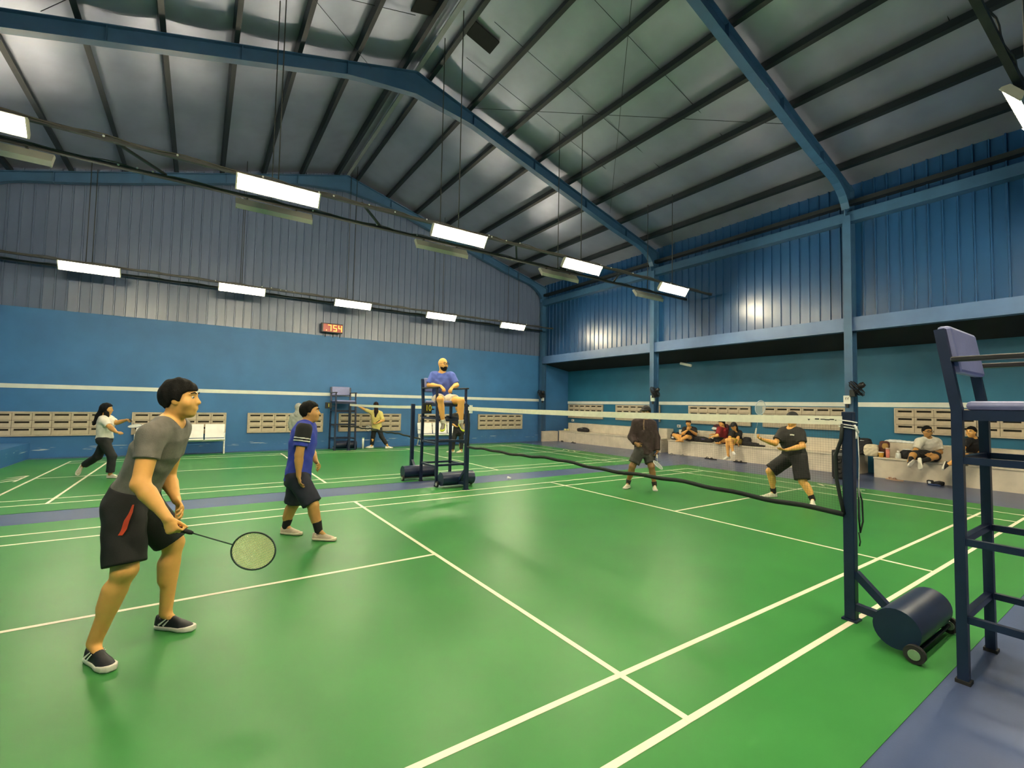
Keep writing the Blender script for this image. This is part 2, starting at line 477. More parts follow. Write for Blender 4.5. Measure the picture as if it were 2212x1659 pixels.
for x0, x1, lab in ((-8.35, -6.2, 'leftmost cream vent panel, behind the running woman'), (-5.64, -3.42, 'cream vent panel above the longer white seat row'), (-2.80, -.61, 'cream vent panel behind the man in royal blue'),
                    (-.03, 2.16, 'cream vent panel behind the woman in yellow'), (2.93, 5.1, 'cream vent panel behind the seated umpire'), (5.57, 7.78, 'cream vent panel on the back wall nearest the corner')):
    vent_panel((x0 + x1) / 2, YB - .002, .885, 0, lab)
for y0, y1, lab in ((12.95, 15.2, 'cream vent panel at the far end of the right wall'), (9.95, 12.18, 'cream vent panel behind the man in the dark jacket'), (6.45, 8.67, 'cream vent panel above the three people on the bench'),
                    (3.85, 6.0, 'cream vent panel behind the lunging player in black'), (.52, 2.75, 'cream vent panel above the man in the white shirt'), (-2.4, -.2, 'cream vent panel farthest right along the right wall')):
    vent_panel(XR - .002, (y0 + y1) / 2, 1.385, math.pi / -2, lab)

# ------------------------------------------------------------------ nets and posts
def net(y0, label, gap):
    n = empty('badminton_net', (0, y0 + 3.05, 0)); tag(n, label, 'net', 'badminton nets')
    a, b = -3.05 + gap, 3.05 - gap
    def ztape(y): return 1.545 - .02 * (1 - (y / 3.05) ** 2)
    def zbot(y): return .80 + .05 * (1 - (y / 3.05) ** 2) * (0.7 + .3 * math.sin(3 * y)) + .006 * math.sin(11 * y)
    ys = [a + (b - a) * i / 60 for i in range(61)]
    mb = MB()
    for i in range(60):
        y_, y2 = ys[i], ys[i + 1]
        for s_ in (-1, 1):
            q = [(s_ * .006, y_, ztape(y_)), (s_ * .006, y2, ztape(y2)), (s_ * .006, y2, ztape(y2) - .068), (s_ * .006, y_, ztape(y_) - .068)]
            mb.add(q, [(0, 1, 2, 3) if s_ > 0 else (3, 2, 1, 0)])
        mb.add([(-.006, y_, ztape(y_)), (.006, y_, ztape(y_)), (.006, y2, ztape(y2)), (-.006, y2, ztape(y2))], [(0, 1, 2, 3)])
        mb.add([(-.006, y_, ztape(y_) - .068), (.006, y_, ztape(y_) - .068), (.006, y2, ztape(y2) - .068), (-.006, y2, ztape(y2) - .068)], [(3, 2, 1, 0)])
    tp = mb.build('tape', M_TAPE, n)
    MB().tube([(0, y_, zbot(y_) + .0) for y_ in ys], .021, 7).build('bottom_cord', M_CORD, n)
    for s_, e in ((-1, a), (1, b)):
        k = -s_
        pts = [(0, e, ztape(e) - .06), (0, e + k * .012, 1.36), (0, e + k * .05, 1.24), (0, e + k * .045, 1.05), (0, e + k * .02, .9), (0, e, zbot(e))]
        MB().tube(pts, .014, 6).build('side_cord', M_CORD, n)
    th = MB(); t = .00035
    i = 0; y_ = a
    while y_ < b:                              # upright threads
        th.add([(-t, y_ - t, zbot(y_)), (t, y_ - t, zbot(y_)), (0, y_ + t, zbot(y_)), (-t, y_ - t, ztape(y_) - .06), (t, y_ - t, ztape(y_) - .06), (0, y_ + t, ztape(y_) - .06)],
               [(0, 1, 4, 3), (1, 2, 5, 4), (2, 0, 3, 5)])
        y_ += .0195
    for k in range(1, 37):
        q = k / 37
        for i in range(0, 60, 4):
            y1, y2 = ys[i], ys[min(i + 4, 60)]
            z1 = zbot(y1) + (ztape(y1) - .06 - zbot(y1)) * q; z2 = zbot(y2) + (ztape(y2) - .06 - zbot(y2)) * q
            th.add([(-t, y1, z1 - t), (t, y1, z1 - t), (0, y1, z1 + t), (-t, y2, z2 - t), (t, y2, z2 - t), (0, y2, z2 + t)], [(0, 1, 4, 3), (1, 2, 5, 4), (2, 0, 3, 5)])
    o = th.build('mesh', M_NET, n); o['kind'] = 'stuff'
    return n, tp


net1, tape1 = net(0.0, 'net of the nearer court with cream top tape and drooping black cord', .06)
net2, tape2 = net(8.06, 'net of the far court with cream tape, beside the woman in yellow', .06)
# dark worn print on the tape by the near post
mk = MB()
for (a, b, z0, z1) in ((-3.05 + .10, -3.05 + .108, 1.508, 1.514), (-2.935, -2.905, 1.512, 1.520), (-2.905, -2.87, 1.509, 1.517), (-2.87, -2.84, 1.512, 1.519), (-2.83, -2.80, 1.512, 1.521)):
    mk.box(-.0075, -.006, a, b, z0, z1)
mk.prism([(-2.765, 1.515), (-2.745, 1.515), (-2.755, 1.502)], -.0075, -.006, 'x')
mk.build('tape_print', M_BLK, tape1)


def net_post(x, y, side, label, rope=False):
    """upright on the side line, weight drum with wheels outside it (side = -1 near, +1 far)"""
    p = empty('net_post', (x, y, .004)); tag(p, label, 'net post', 'navy net posts with weight drums')
    MB().box(-.036, .036, -.036, .036, .012, 1.575).build('upright', M_NAVY, p, bevel=.006)
    MB().box(-.05, .05, -.05, .05, 0, .014).build('foot_plate', M_NAVY, p)
    MB().bar((0, side * .03, .36), (0, side * .30, .10), .05, .05, up=(1, 0, 0)).build('brace', M_NAVY, p)
    MB().bar((0, side * .03, .11), (0, side * .30, .09), .05, .05).build('base_bar', M_NAVY, p)
    dr = MB(); N = 28; cy, cz, R = side * .37, .165, .128
    ring = [(cy + R * math.cos(2 * math.pi * i / N), cz + R * math.sin(2 * math.pi * i / N)) for i in range(N)]
    L0, L1 = -.34, .34
    v = [(L0, a, b) for a, b in ring] + [(L1, a, b) for a, b in ring]
    dr.add(v, [(i, i + N, (i + 1) % N + N, (i + 1) % N) for i in range(N)], True)
    dr.add([(L0, a, b) for a, b in ring], [tuple(range(N))]); dr.add([(L1, a, b) for a, b in ring], [tuple(range(N))[::-1]])
    d = dr.build('weight_drum', M_NAVY, p)
    MB().tube([(L0 - .02, cy + side * .10, .058), (L1 + .02, cy + side * .10, .058)], .012, 8).build('axle', M_RUB, d)
    for xx in (L0 - .03, L1 + .03):
        wv = MB(); wv.tube([(xx - .016, cy + side * .10, .058), (xx + .016, cy + side * .10, .058)], .056, 20)
        wh = wv.build('wheel', M_RUB, d)
        h = MB().tube([(xx - .02, cy + side * .10, .058), (xx + .02, cy + side * .10, .058)], .032, 16)
        h.build('hub', M_CHROME, d)
    return p


P_near = net_post(.04, .035, -1, 'nearest net post, with the knotted white rope and big drum')
P_far = net_post(.05, 6.16, 1, 'net post standing in front of the seated umpire')
P_c2 = net_post(-.25, 8.08, -1, 'net post left of the umpire chair, at the far court')
P_c2f = net_post(.03, 14.2, 1, 'net post beside the empty far umpire chair')
# rope tied to the near post
rp = empty('tie_rope', (.04, .035, 1.5)); tag(rp, 'white rope knotted round the top of the nearest net post', 'rope')
loops = []
for k, z in enumerate((-.005, -.035, -.055)):
    pts = [(-.042, .05, z + .02), (-.045, -.03, z + .01), (-.03, -.045, z + .005), (.03, -.045, z), (.045, -.02, z), (.043, .04, z)]
    MB().tube(pts, .005, 6).build('rope_turn', M_ROPE, rp)
MB().tube([(-.03, -.05, -.02), (-.025, -.062, -.06), (-.005, -.06, -.09), (.005, -.062, -.07), (-.01, -.055, -.04), (-.02, -.058, -.10), (-.03, -.06, -.125)], .007, 6).build('knot', M_ROPE, rp)
MB().tube([(0, -.06, -.09), (.008, -.062, -.3), (.0, -.06, -.5), (.012, -.062, -.75)], .0028, 6).build('rope_tail', M_ROPE, rp)
MB().tube([(.02, -.05, -.50), (.045, -.065, -.60), (.04, -.07, -.75), (.01, -.062, -.83), (-.01, -.06, -.72), (0, -.058, -.58), (.02, -.05, -.50)], .006, 6).build('cord_loop', M_CORD, rp)
MB().tube([(0, -.055, -.83), (.012, -.06, -.90), (-.005, -.06, -.93)], .005, 6).build('cord_hook', M_CORD, rp)
tg = MB().box(-.03, .03, -.012, .012, -.075, .075).build('paper_tag', M_WHITE); tg.location = (.02, 5.98, 1.50); tg.rotation_euler = (0, 0, .15)
tag(tg, 'small cream tag fixed to the far end of the nearer net', 'tag')

# ------------------------------------------------------------------ tall umpire chairs
def umpire_chair(x, y, label):
    c = empty('umpire_chair', (x, y, .004 if y > 10 else 0)); tag(c, label, 'umpire chair', 'tall navy umpire chairs')
    X, Yb, Yf = .33, .36, -.36
    t = .05
    for sx in (-1, 1):
        b = MB(); b.bar((sx * X, Yb, .012), (sx * (X - .01), Yb, 1.62), t, t, up=(0, 1, 0)); b.bar((sx * (X - .01), Yb, 1.60), (sx * (X - .01), Yb + .07, 2.10), t, t, up=(0, 1, 0))
        b.build('rear_leg', M_NAVY, c)
        MB().bar((sx * X, Yf - .03, .012), (sx * (X - .01), Yf + .03, 1.60), t, t, up=(0, 1, 0)).build('front_leg', M_NAVY, c)
        MB().bar((sx * (X - .01), Yf + .06, 1.56), (sx * (X - .01), Yf + .06, 1.90), .04, .04, up=(0, 1, 0)).build('arm_support', M_NAVY, c)
        MB().box(sx * (X - .01) - .03, sx * (X - .01) + .03, Yf - .02, Yb + .02, 1.895, 1.925).build('armrest', M_BLK, c, bevel=.006)
        for z in (.37, .82, 1.30):
            MB().bar((sx * (X - .005), Yb, z), (sx * (X - .005), Yf - .02 + .02 * z, z), .035, .04).build('side_rail', M_NAVY, c)
        for yy in (Yb, Yf - .03):
            MB().box(sx * X - .034, sx * X + .034, yy - .034, yy + .034, 0, .02).build('foot_pad', M_RUB, c)
    for z in (.37, .82, 1.30):
        MB().bar((-X, Yb, z), (X, Yb, z), .035, .04).build('rear_rail', M_NAVY, c)
    for z in (.40, .86, 1.28):
        MB().bar((-X, Yf - .02 + .03 * z, z), (X, Yf - .02 + .03 * z, z), .05, .04).build('step', M_NAVY, c)
    MB().box(-X, X, Yf, Yb, 1.54, 1.60).build('seat_frame', M_NAVY, c)
    s_ = MB().box(-X + .03, X - .03, Yf - .01, Yb - .03, 1.598, 1.655).build('seat_cushion', M_CUSH, c, bevel=.025)
    bk = MB()
    bk.add([(sx * (X - .035), yy + (.0 if z < 2 else .045), z) for z in (1.83, 2.125) for yy in (Yb - .02, Yb + .05) for sx in (-1, 1)],
           [(0, 2, 3, 1), (4, 5, 7, 6), (0, 1, 5, 4), (2, 6, 7, 3), (0, 4, 6, 2), (1, 3, 7, 5)])
    bk.build('backrest', M_CUSH, c, bevel=.02)
    return c


umpire_chair(0.0, -1.02, 'empty tall navy umpire chair nearest the camera, lavender cushions')
umpire_chair(.05, 7.13, 'tall navy umpire chair occupied by the man in blue')
umpire_chair(-.05, 14.75, 'empty tall navy umpire chair against the back wall')

M_YEL = mat('yellow_digit', (0.85, 0.75, 0.04), 0.5)
def score_box(x, y, z, txt, label):
    s_ = empty('score_counter', (x, y, z)); tag(s_, label, 'score counter', 'flip score counters')
    MB().box(-.10, .10, -.03, .03, -.10, .10).build('case', M_BLK, s_, bevel=.008)
    MB().box(-.085, .085, -.034, -.03, -.085, .085).build('card', M_BLK, s_)
    mw = Matrix.Translation((.0, -.0365, 0)) @ Matrix.Rotation(math.pi / 2, 4, 'X')
    text_mesh('digits', txt, .16, M_YEL, s_, mw)
    return s_


s1 = score_box(-.47, 6.83, 1.50, '10', 'black score counter reading yellow 10, left of the seated umpire'); s1.rotation_euler = (0, 0, .35)
s2 = score_box(-.62, 14.35, 1.48, '1', 'black score counter with one yellow digit, on the far empty chair'); s2.rotation_euler = (0, 0, .1)
# brackets that carry the counters
MB().bar((.10, .03, -.02), (.20, .02, -.02), .03, .03).build('bracket', M_NAVY, s1)
MB().bar((.10, .03, -.02), (.25, .05, -.02), .03, .03).build('bracket', M_NAVY, s2)

# ------------------------------------------------------------------ hanging lamps
ZL = 4.93
def lamp_proto():
    t = empty('hanging_lamp'); tag(t, 'x', 'lamp')
    h = MB(); L = .58
    prof = [(-.125, -.030), (-.085, .035), (.085, .035), (.125, -.030), (.115, -.030), (.08, .022), (-.08, .022), (-.115, -.030)]
    h.prism(prof, -L, L, 'x'); h.build('housing', M_HOUS, t)
    for sx in (-1, 1):
        h = MB(); h.prism([(-.125, -.04), (-.125, -.012), (-.085, .037), (.085, .037), (.125, -.012), (.125, -.04)], sx * L, sx * (L + .02), 'x'); h.build('end_cap', M_HOUS, t)
    for i in range(4):
        yy = -.084 + .056 * i
        MB().tube([(-L + .02, yy, -.018), (L - .02, yy, -.018)], .019, 10).build('tube', M_TUBE, t)
    return t


lproto = lamp_proto()
first = [True]
def lamp(x, y, z, tilt, label, group):
    o = lproto if first[0] else copy_tree(lproto)
    first[0] = False
    o.location = (x, y, z); o.rotation_euler = (tilt, 0, 0); tag(o, label, 'lamp', group)
    return o


ORD = ['leftmost', 'second from the left', 'middle', 'fourth from the left', 'rightmost']
XS = (-6.62, -3.2, .02, 3.3, 6.75)
for i, x in enumerate(XS):
    lamp(x, 6.6, ZL, -.95, 'lit tube lamp, %s of the row over the nearer court' % ORD[i], 'lamps facing the nearer court')
    lamp(x + .05, 7.5, ZL, .95, 'tube lamp seen from its pale back, %s of its rail' % ORD[i], 'lamps turned to the far court')
for i, x in enumerate((-6.55, -3.2, .0, 3.22, 6.45)):
    lamp(x, 14.15, 4.86, -.95, 'lit tube lamp, %s of the row by the back wall' % ORD[i], 'lamps along the back wall')
for i, x in enumerate((-6.5, -3.2, .05, 3.32, 6.6)):
    lamp(x, -.52, ZL, .95, 'lit tube lamp cut by the right edge of the picture' if i == 3 else 'tube lamp %s of the rail beside the camera' % ORD[i], 'lamps on the rail beside the camera')
    lamp(x, -1.45, ZL, -.95, 'tube lamp %s of the rail behind the camera' % ORD[i], 'lamps turned away from the nearer court')


def rail(y, z, tilt, label, clips):
    r_ = empty('lamp_rail', (0, y, z)); tag(r_, label, 'lamp rail', 'steel rails carrying the lamps')
    MB().box(-8.6, 8.6, -.03, .03, .10, .15).build('channel', M_RAIL, r_)
    for x in XS:
        zt = ztop(x) - z + .02
        MB().tube([(x - .02, 0, .12), (x - .02, 0, zt)], .010, 6).build('hanger', M_RAIL, r_)
        MB().box(x - .4, x - .37, -.02, .02, .08, .11).build('bracket', M_RAIL, r_); MB().box(x + .37, x + .4, -.02, .02, .08, .11).build('bracket', M_RAIL, r_)
    cb = MB().tube([(-8.6 + 17.2 * i / 120, -.035 + .012 * math.sin(i * 1.3), .145 + .018 * math.sin(i * .9)) for i in range(121)], .009, 5)
    cb.build('cable', mat('grey_cable', (.07, .065, .05), .6), r_)
    for k in range(clips):
        xx = random.uniform(-6, 7.5)
        MB().ball((xx, -.045, .14 + random.uniform(-.01, .02)), .016, 6, 4).build('cable_clip', M_WHITE, r_)
    return r_


rail(6.62, ZL, 0, 'dark steel rail holding the lit lamps over the nearer court', 16)
rail(7.48, ZL, 0, 'dark steel rail just behind the lit lamps over the nearer court', 8)
rail(14.17, 4.86, 0, 'dark steel rail carrying the lamps by the back wall', 8)
rail(14.95, 4.86, 0, 'bare dark steel rail closest to the back wall', 0)
rail(-.54, ZL, 0, 'dark steel rail carrying the lamps beside the camera', 4)
rail(-1.43, ZL, 0, 'dark steel rail carrying the lamps behind the camera', 4)
for x in (-5.0, -1.6, 1.7, 5.0):
    tb = MB().bar((x - .3, 6.63, ZL + .165), (x + .3, 7.47, ZL + .165), .04, .03).build('rail_tie', M_RAIL); tag(tb, 'dark diagonal tie between the two lamp rails, %s' % {-5.0: 'leftmost of four', -1.6: 'second from the left', 1.7: 'third from the left', 5.0: 'rightmost of four'}[x], 'rail tie', 'ties between the lamp rails')

# ------------------------------------------------------------------ clock over the back wall
ck = empty('led_clock', (-.43, 15.08, 4.13)); tag(ck, 'red LED wall clock showing 7 5 4 above the blue wall', 'clock')
MB().box(-.36, .34, -.05, .06, -.16, .16).build('case', M_BLK, ck, bevel=.01)
MB().box(-.30, .33, -.054, -.05, -.13, .13).build('screen', mat('led_screen', (.12, .01, .005), .3, emit=(1, .05, .01), estr=.05), ck)
M_LED = mat('led_segment', (1, .4, .1), .4, emit=(1.0, .25, .03), estr=1.0)
SEG = {'a': (-.05, .05, .09, .11), 'b': (.04, .06, .0, .11), 'c': (.04, .06, -.11, 0), 'd': (-.05, .05, -.11, -.09), 'e': (-.06, -.04, -.11, 0), 'f': (-.06, -.04, 0, .11), 'g': (-.05, .05, -.01, .01)}
for dx, segs in ((-.10, 'abc'), (.08, 'afgcd'), (.25, 'fgbc')):
    for s_ in segs:
        x0, x1, z0, z1 = SEG[s_]
        MB().box(dx + x0, dx + x1, -.06, -.054, z0 * .95, z1 * .95).build('led_segment', M_LED, ck)
MB().box(-.21, -.185, -.06, -.054, -.10, -.075).build('led_segment', M_LED, ck)
for xx in (-.2, .05, .28): MB().bar((xx, .03, -.16), (xx, .10, -.30), .02, .02).build('bracket', M_BLK, ck)
MB().bar((0, .05, 0), (0, .22, 0), .1, .1).build('mount', M_BLK, ck)

# ------------------------------------------------------------------ fans, switch boxes, soffit lamp
def fan(y, label):
    f = empty('wall_fan', (8.62, y, 2.02)); tag(f, label, 'fan', 'black fans on the blue columns')
    MB().box(-.05, .06, -.06, .06, -.08, .08).build('mount', M_BLK, f, bevel=.01)
    MB().tube([(-.02, -.02, -.02), (-.06, -.10, .02), (-.06, -.14, .10)], .022, 8).build('arm', M_BLK, f)
    h = empty('fan_head', (-.06, -.15, .15), 0, f); h.rotation_euler = (math.radians(52), 0, math.radians(12))
    MB().tube([(0, 0, -.04), (0, 0, .06), (0, 0, .12)], [.055, .07, .045], 14).build('motor', M_BLK, h)
    R = .21
    ring = lambda r_, z: [(r_ * math.cos(2 * math.pi * i / 28), r_ * math.sin(2 * math.pi * i / 28), z) for i in range(28)]
    g = MB()
    for r_, z in ((R, -.09), (R, -.05), (R * .7, -.135), (R * .4, -.15), (R * .8, -.01)): g.tube(ring(r_, z), .006, 5, closed=True)
    for i in range(22):
        a = 2 * math.pi * i / 22; c_, s_ = math.cos(a), math.sin(a)
        g.tube([(.05 * c_, .05 * s_, .0), (R * .8 * c_, R * .8 * s_, -.01), (R * c_, R * s_, -.06), (R * .7 * c_, R * .7 * s_, -.135), (.03 * c_, .03 * s_, -.155)], .004, 4)
    g.build('guard', M_BLK, h)
    for i in range(5):
        a = 2 * math.pi * i / 5
        b = MB(); vv = []
        for r_, w_ in ((.03, .04), (.10, .10), (.17, .12), (.185, .06)):
            for s_ in (-1, 1):
                q = a + s_ * w_ / 2 / max(r_, .06); vv.append((r_ * math.cos(q), r_ * math.sin(q), -.08 + s_ * .018))
        vv += [(p[0], p[1], p[2] - .004) for p in vv]
        fs = [(k, k + 1, k + 3, k + 2) for k in (0, 2, 4)] + [(k + 10, k + 11, k + 9, k + 8) for k in (0, 2, 4)]
        b.add(vv, fs, True); b.build('blade', M_BLK, h)
    return f


fan(3.0, 'black wall fan on the nearer blue column')
fan(8.75, 'black wall fan on the middle blue column')
fan(14.95, 'black wall fan on the farthest corner column')
def switch_box(y, z, label, marks):
    s_ = empty('switch_box', (8.655, y, z)); tag(s_, label, 'switch box', 'white switch boxes on the columns')
    MB().box(-.03, .03, -.075, .075, -.10, .10).build('cover', M_WHITE, s_, bevel=.008)
    m_ = MB()
    for k in range(marks):
        y0 = .02 - .045 * k
        m_.prism([(y0, -.01), (y0 + .012, .02), (y0 + .004, .055), (y0 - .012, .06), (y0 - .002, .03)], -.033, -.03, 'x')
    m_.build('print', mat('brown_print', (.09, .06, .02), .6), s_)
    MB().box(-.02, .02, -.03, .03, -.19, -.10).build('plug', M_BLK, s_, bevel=.006)
    return s_


switch_box(3.13, 1.87, 'white switch box on the nearer blue column', 2)
switch_box(8.82, 1.92, 'white switch box on the middle blue column', 1)
sb3 = switch_box(14.9, 1.93, 'white switch box on the farthest corner column', 1)
sl = empty('soffit_lamp', (9.6, 8.2, 3.10)); tag(sl, 'short white lamp hanging under the dark soffit', 'lamp'); sl.rotation_euler = (.25, .1, .2)
MB().tube([(0, -.2, 0), (0, .2, 0)], .045, 12).build('shade', M_WHITE, sl); MB().tube([(0, 0, .03), (0, 0, .2)], .012, 6).build('stem', M_BLK, sl)

# ------------------------------------------------------------------ rows of white seats by the back wall
def seat_row(x0, x1, y, n, label):
    cx = (x0 + x1) / 2; s_ = empty('seat_row', (cx, y, .004)); tag(s_, label, 'seat row', 'white waiting-room seat rows')
    W = x1 - x0; m_ = mat('white_enamel', (.80, .80, .76), .35, var=.05)
    MB().box(-W / 2, W / 2, -.03, .03, .36, .41).build('beam', m_, s_)
    for sx in (-1, 1):
        l = MB(); xx = sx * (W / 2 - .03)
        l.tube([(xx, .18, .02), (xx, .02, .38)], .022, 8).tube([(xx, -.24, .02), (xx, .0, .38)], .022, 8).tube([(xx, -.26, .022), (xx, .22, .022)], .02, 8)
        l.build('leg_frame', m_, s_)
        MB().tube([(xx, -.24, .44), (xx, -.22, .60), (xx, .10, .62)], .016, 8).build('arm', m_, s_)
    p = W / n
    for i in range(n):
        a = -W / 2 + p * i + .02; b = a + p - .04
        st = MB(); st.add([(q, y_, z_ + dz) for dz in (0, .02) for q in (a, b) for y_, z_ in ((-.28, .42), (-.24, .44), (.10, .42))],
                          [(0, 1, 4, 3), (1, 2, 5, 4), (9, 10, 7, 6), (10, 11, 8, 7), (0, 3, 9, 6), (5, 2, 8, 11), (0, 6, 7, 1), (1, 7, 8, 2), (4, 10, 9, 3), (5, 11, 10, 4)])
        st.build('seat', m_, s_)
        bk = MB(); bk.add([(q, y_ + dy, z_) for dy in (0, .02) for q in (a, b) for y_, z_ in ((.12, .46), (.16, .70), (.20, .86))],
                          [(3, 4, 1, 0), (4, 5, 2, 1), (6, 7, 10, 9), (7, 8, 11, 10), (0, 6, 9, 3), (5, 11, 8, 2), (0, 1, 7, 6), (1, 2, 8, 7), (3, 9, 10, 4), (4, 10, 11, 5)])
        bk.build('back', m_, s_)


seat_row(-5.55, -3.42, 14.85, 4, 'long row of white metal seats left of the far umpire chair')
seat_row(2.75, 4.62, 14.85, 3, 'row of white metal seats behind the seated umpire')

# ================================================================== people: smooth implicit surfaces turned into meshes
def nrm(v):
    v = np.asarray(v, float); return v / (np.linalg.norm(v) + 1e-9)


def smin(a, b, k):
    h = np.maximum(k - np.abs(a - b), 0) / k
    return np.minimum(a, b) - h * h * k * .25


def smax(a, b, k): return -smin(-a, -b, k)


def rc(P, a, b, ra, rb):
    a = np.asarray(a, float); ba = np.asarray(b, float) - a
    t = np.clip((P - a) @ ba / (ba @ ba + 1e-12), 0, 1)
    return np.linalg.norm(P - a - t[:, None] * ba, axis=1) - (ra + (rb - ra) * t)


def ell(P, c, ax, r):
    q = (P - np.asarray(c, float)) @ np.asarray(ax, float).T; r = np.asarray(r, float)
    k0 = np.linalg.norm(q / r, axis=1); k1 = np.linalg.norm(q / (r * r), axis=1) + 1e-9
    return k0 * (k0 - 1) / k1


def etube(P, a, b, lat, secs, cap=.05):
    """tube from a to b with elliptical sections: secs = [(t, half width, half depth)]"""
    a = np.asarray(a, float); ax = np.asarray(b, float) - a; L = np.linalg.norm(ax); ax = ax / L
    lat = nrm(lat - ax * (lat @ ax)); fr = np.cross(ax, lat)
    q = P - a; z = q @ ax; x_ = q @ lat; y_ = q @ fr
    t = z / L; tt = np.clip(t, secs[0][0], secs[-1][0])
    ts = [s_[0] for s_ in secs]
    w_ = np.interp(tt, ts, [s_[1] for s_ in secs]); d_ = np.interp(tt, ts, [s_[2] for s_ in secs])
    zo = (t - tt) * L
    k = np.sqrt((x_ / w_) ** 2 + (y_ / d_) ** 2 + (zo / cap) ** 2)
    return (k - 1) * np.minimum(w_, d_) * .85


def plane(P, c, n): return (P - np.asarray(c, float)) @ nrm(n)


def sdf_mesh(fn, lo, hi, h, name):
    B = 4
    lo = np.asarray(lo, float) - 2 * h; hi = np.asarray(hi, float) + 2 * h
    nb = np.ceil((hi - lo) / (h * B)).astype(int)
    n = nb * B + 1
    ci = np.stack(np.meshgrid(*[np.arange(k) for k in nb], indexing='ij'), -1).reshape(-1, 3)
    cd_ = fn(lo + (ci + .5) * h * B)
    act = np.abs(cd_) < h * B * 1.25 + .012
    D = np.repeat(np.repeat(np.repeat(cd_.reshape(nb), B, 0), B, 1), B, 2).astype(np.float32)
    D = np.pad(D, ((0, 1),) * 3, mode='edge')
    off = np.stack(np.meshgrid(*[np.arange(B + 1)] * 3, indexing='ij'), -1).reshape(-1, 3)
    pi = (ci[act][:, None, :] * B + off[None]).reshape(-1, 3)
    flat = np.unique((pi[:, 0] * n[1] + pi[:, 1]) * n[2] + pi[:, 2])
    pi = np.stack([flat // (n[1] * n[2]), (flat // n[2]) % n[1], flat % n[2]], -1)
    vals = np.empty(len(pi), np.float32)
    for s0 in range(0, len(pi), 150000): vals[s0:s0 + 150000] = fn(lo + pi[s0:s0 + 150000] * h)
    D[pi[:, 0], pi[:, 1], pi[:, 2]] = vals
    S = D < 0
    c8 = np.zeros(np.array(S.shape) - 1, np.uint8)
    cor = [(i, j, k) for i in (0, 1) for j in (0, 1) for k in (0, 1)]
    for (i, j, k) in cor: c8 += S[i:i + c8.shape[0], j:j + c8.shape[1], k:k + c8.shape[2]]
    cells = np.argwhere((c8 > 0) & (c8 < 8))
    idx = -np.ones(c8.shape, np.int64); idx[tuple(cells.T)] = np.arange(len(cells))
    dv = np.stack([D[cells[:, 0] + i, cells[:, 1] + j, cells[:, 2] + k] for i, j, k in cor], 1)
    acc = np.zeros((len(cells), 3)); cnt = np.zeros(len(cells)); ca = np.array(cor, float)
    for a in range(8):
        for b in range(a + 1, 8):
            if abs(ca[a] - ca[b]).sum() == 1:
                m = (dv[:, a] < 0) != (dv[:, b] < 0); t = dv[m, a] / (dv[m, a] - dv[m, b])
                acc[m] += ca[a] + t[:, None] * (ca[b] - ca[a]); cnt[m] += 1
    verts = lo + (cells + acc / cnt[:, None]) * h
    faces = []
    for ax in range(3):
        sl0 = [slice(None)] * 3; sl1 = [slice(None)] * 3; sl0[ax] = slice(0, -1); sl1[ax] = slice(1, None)
        e = np.argwhere(S[tuple(sl0)] != S[tuple(sl1)])
        o1, o2 = [(1, 2), (2, 0), (0, 1)][ax]
        e = e[(e[:, o1] > 0) & (e[:, o2] > 0) & (e[:, o1] < c8.shape[o1]) & (e[:, o2] < c8.shape[o2])]
        if not len(e): continue
        q = []
        for d1, d2 in ((-1, -1), (0, -1), (0, 0), (-1, 0)):
            g = e.copy(); g[:, o1] += d1; g[:, o2] += d2; q.append(idx[g[:, 0], g[:, 1], g[:, 2]])
        q = np.stack(q, 1); neg = S[e[:, 0], e[:, 1], e[:, 2]]
        q[~neg] = q[~neg][:, ::-1]
        faces.append(q[(q >= 0).all(1)])
    faces = np.concatenate(faces)
    me = bpy.data.meshes.new(name)
    me.vertices.add(len(verts)); me.vertices.foreach_set('co', verts.astype(np.float32).ravel())
    me.loops.add(len(faces) * 4); me.loops.foreach_set('vertex_index', faces.astype(np.int32).ravel())
    me.polygons.add(len(faces)); me.polygons.foreach_set('loop_start', np.arange(0, len(faces) * 4, 4, dtype=np.int32))
    me.polygons.foreach_set('use_smooth', np.ones(len(faces), bool))
    me.update(calc_edges=True); me.validate()
    return me


def part(name, fn, pts, pad, h, m, parent):
    pts = np.asarray(pts, float)
    me = sdf_mesh(fn, pts.min(0) - pad, pts.max(0) + pad, h, name); me.materials.append(m)
    o = bpy.data.objects.new(name, me); col.objects.link(o)
    o.parent = parent; o.matrix_parent_inverse = parent.matrix_world.inverted() if False else Matrix.Translation(-parent.location)
    return o


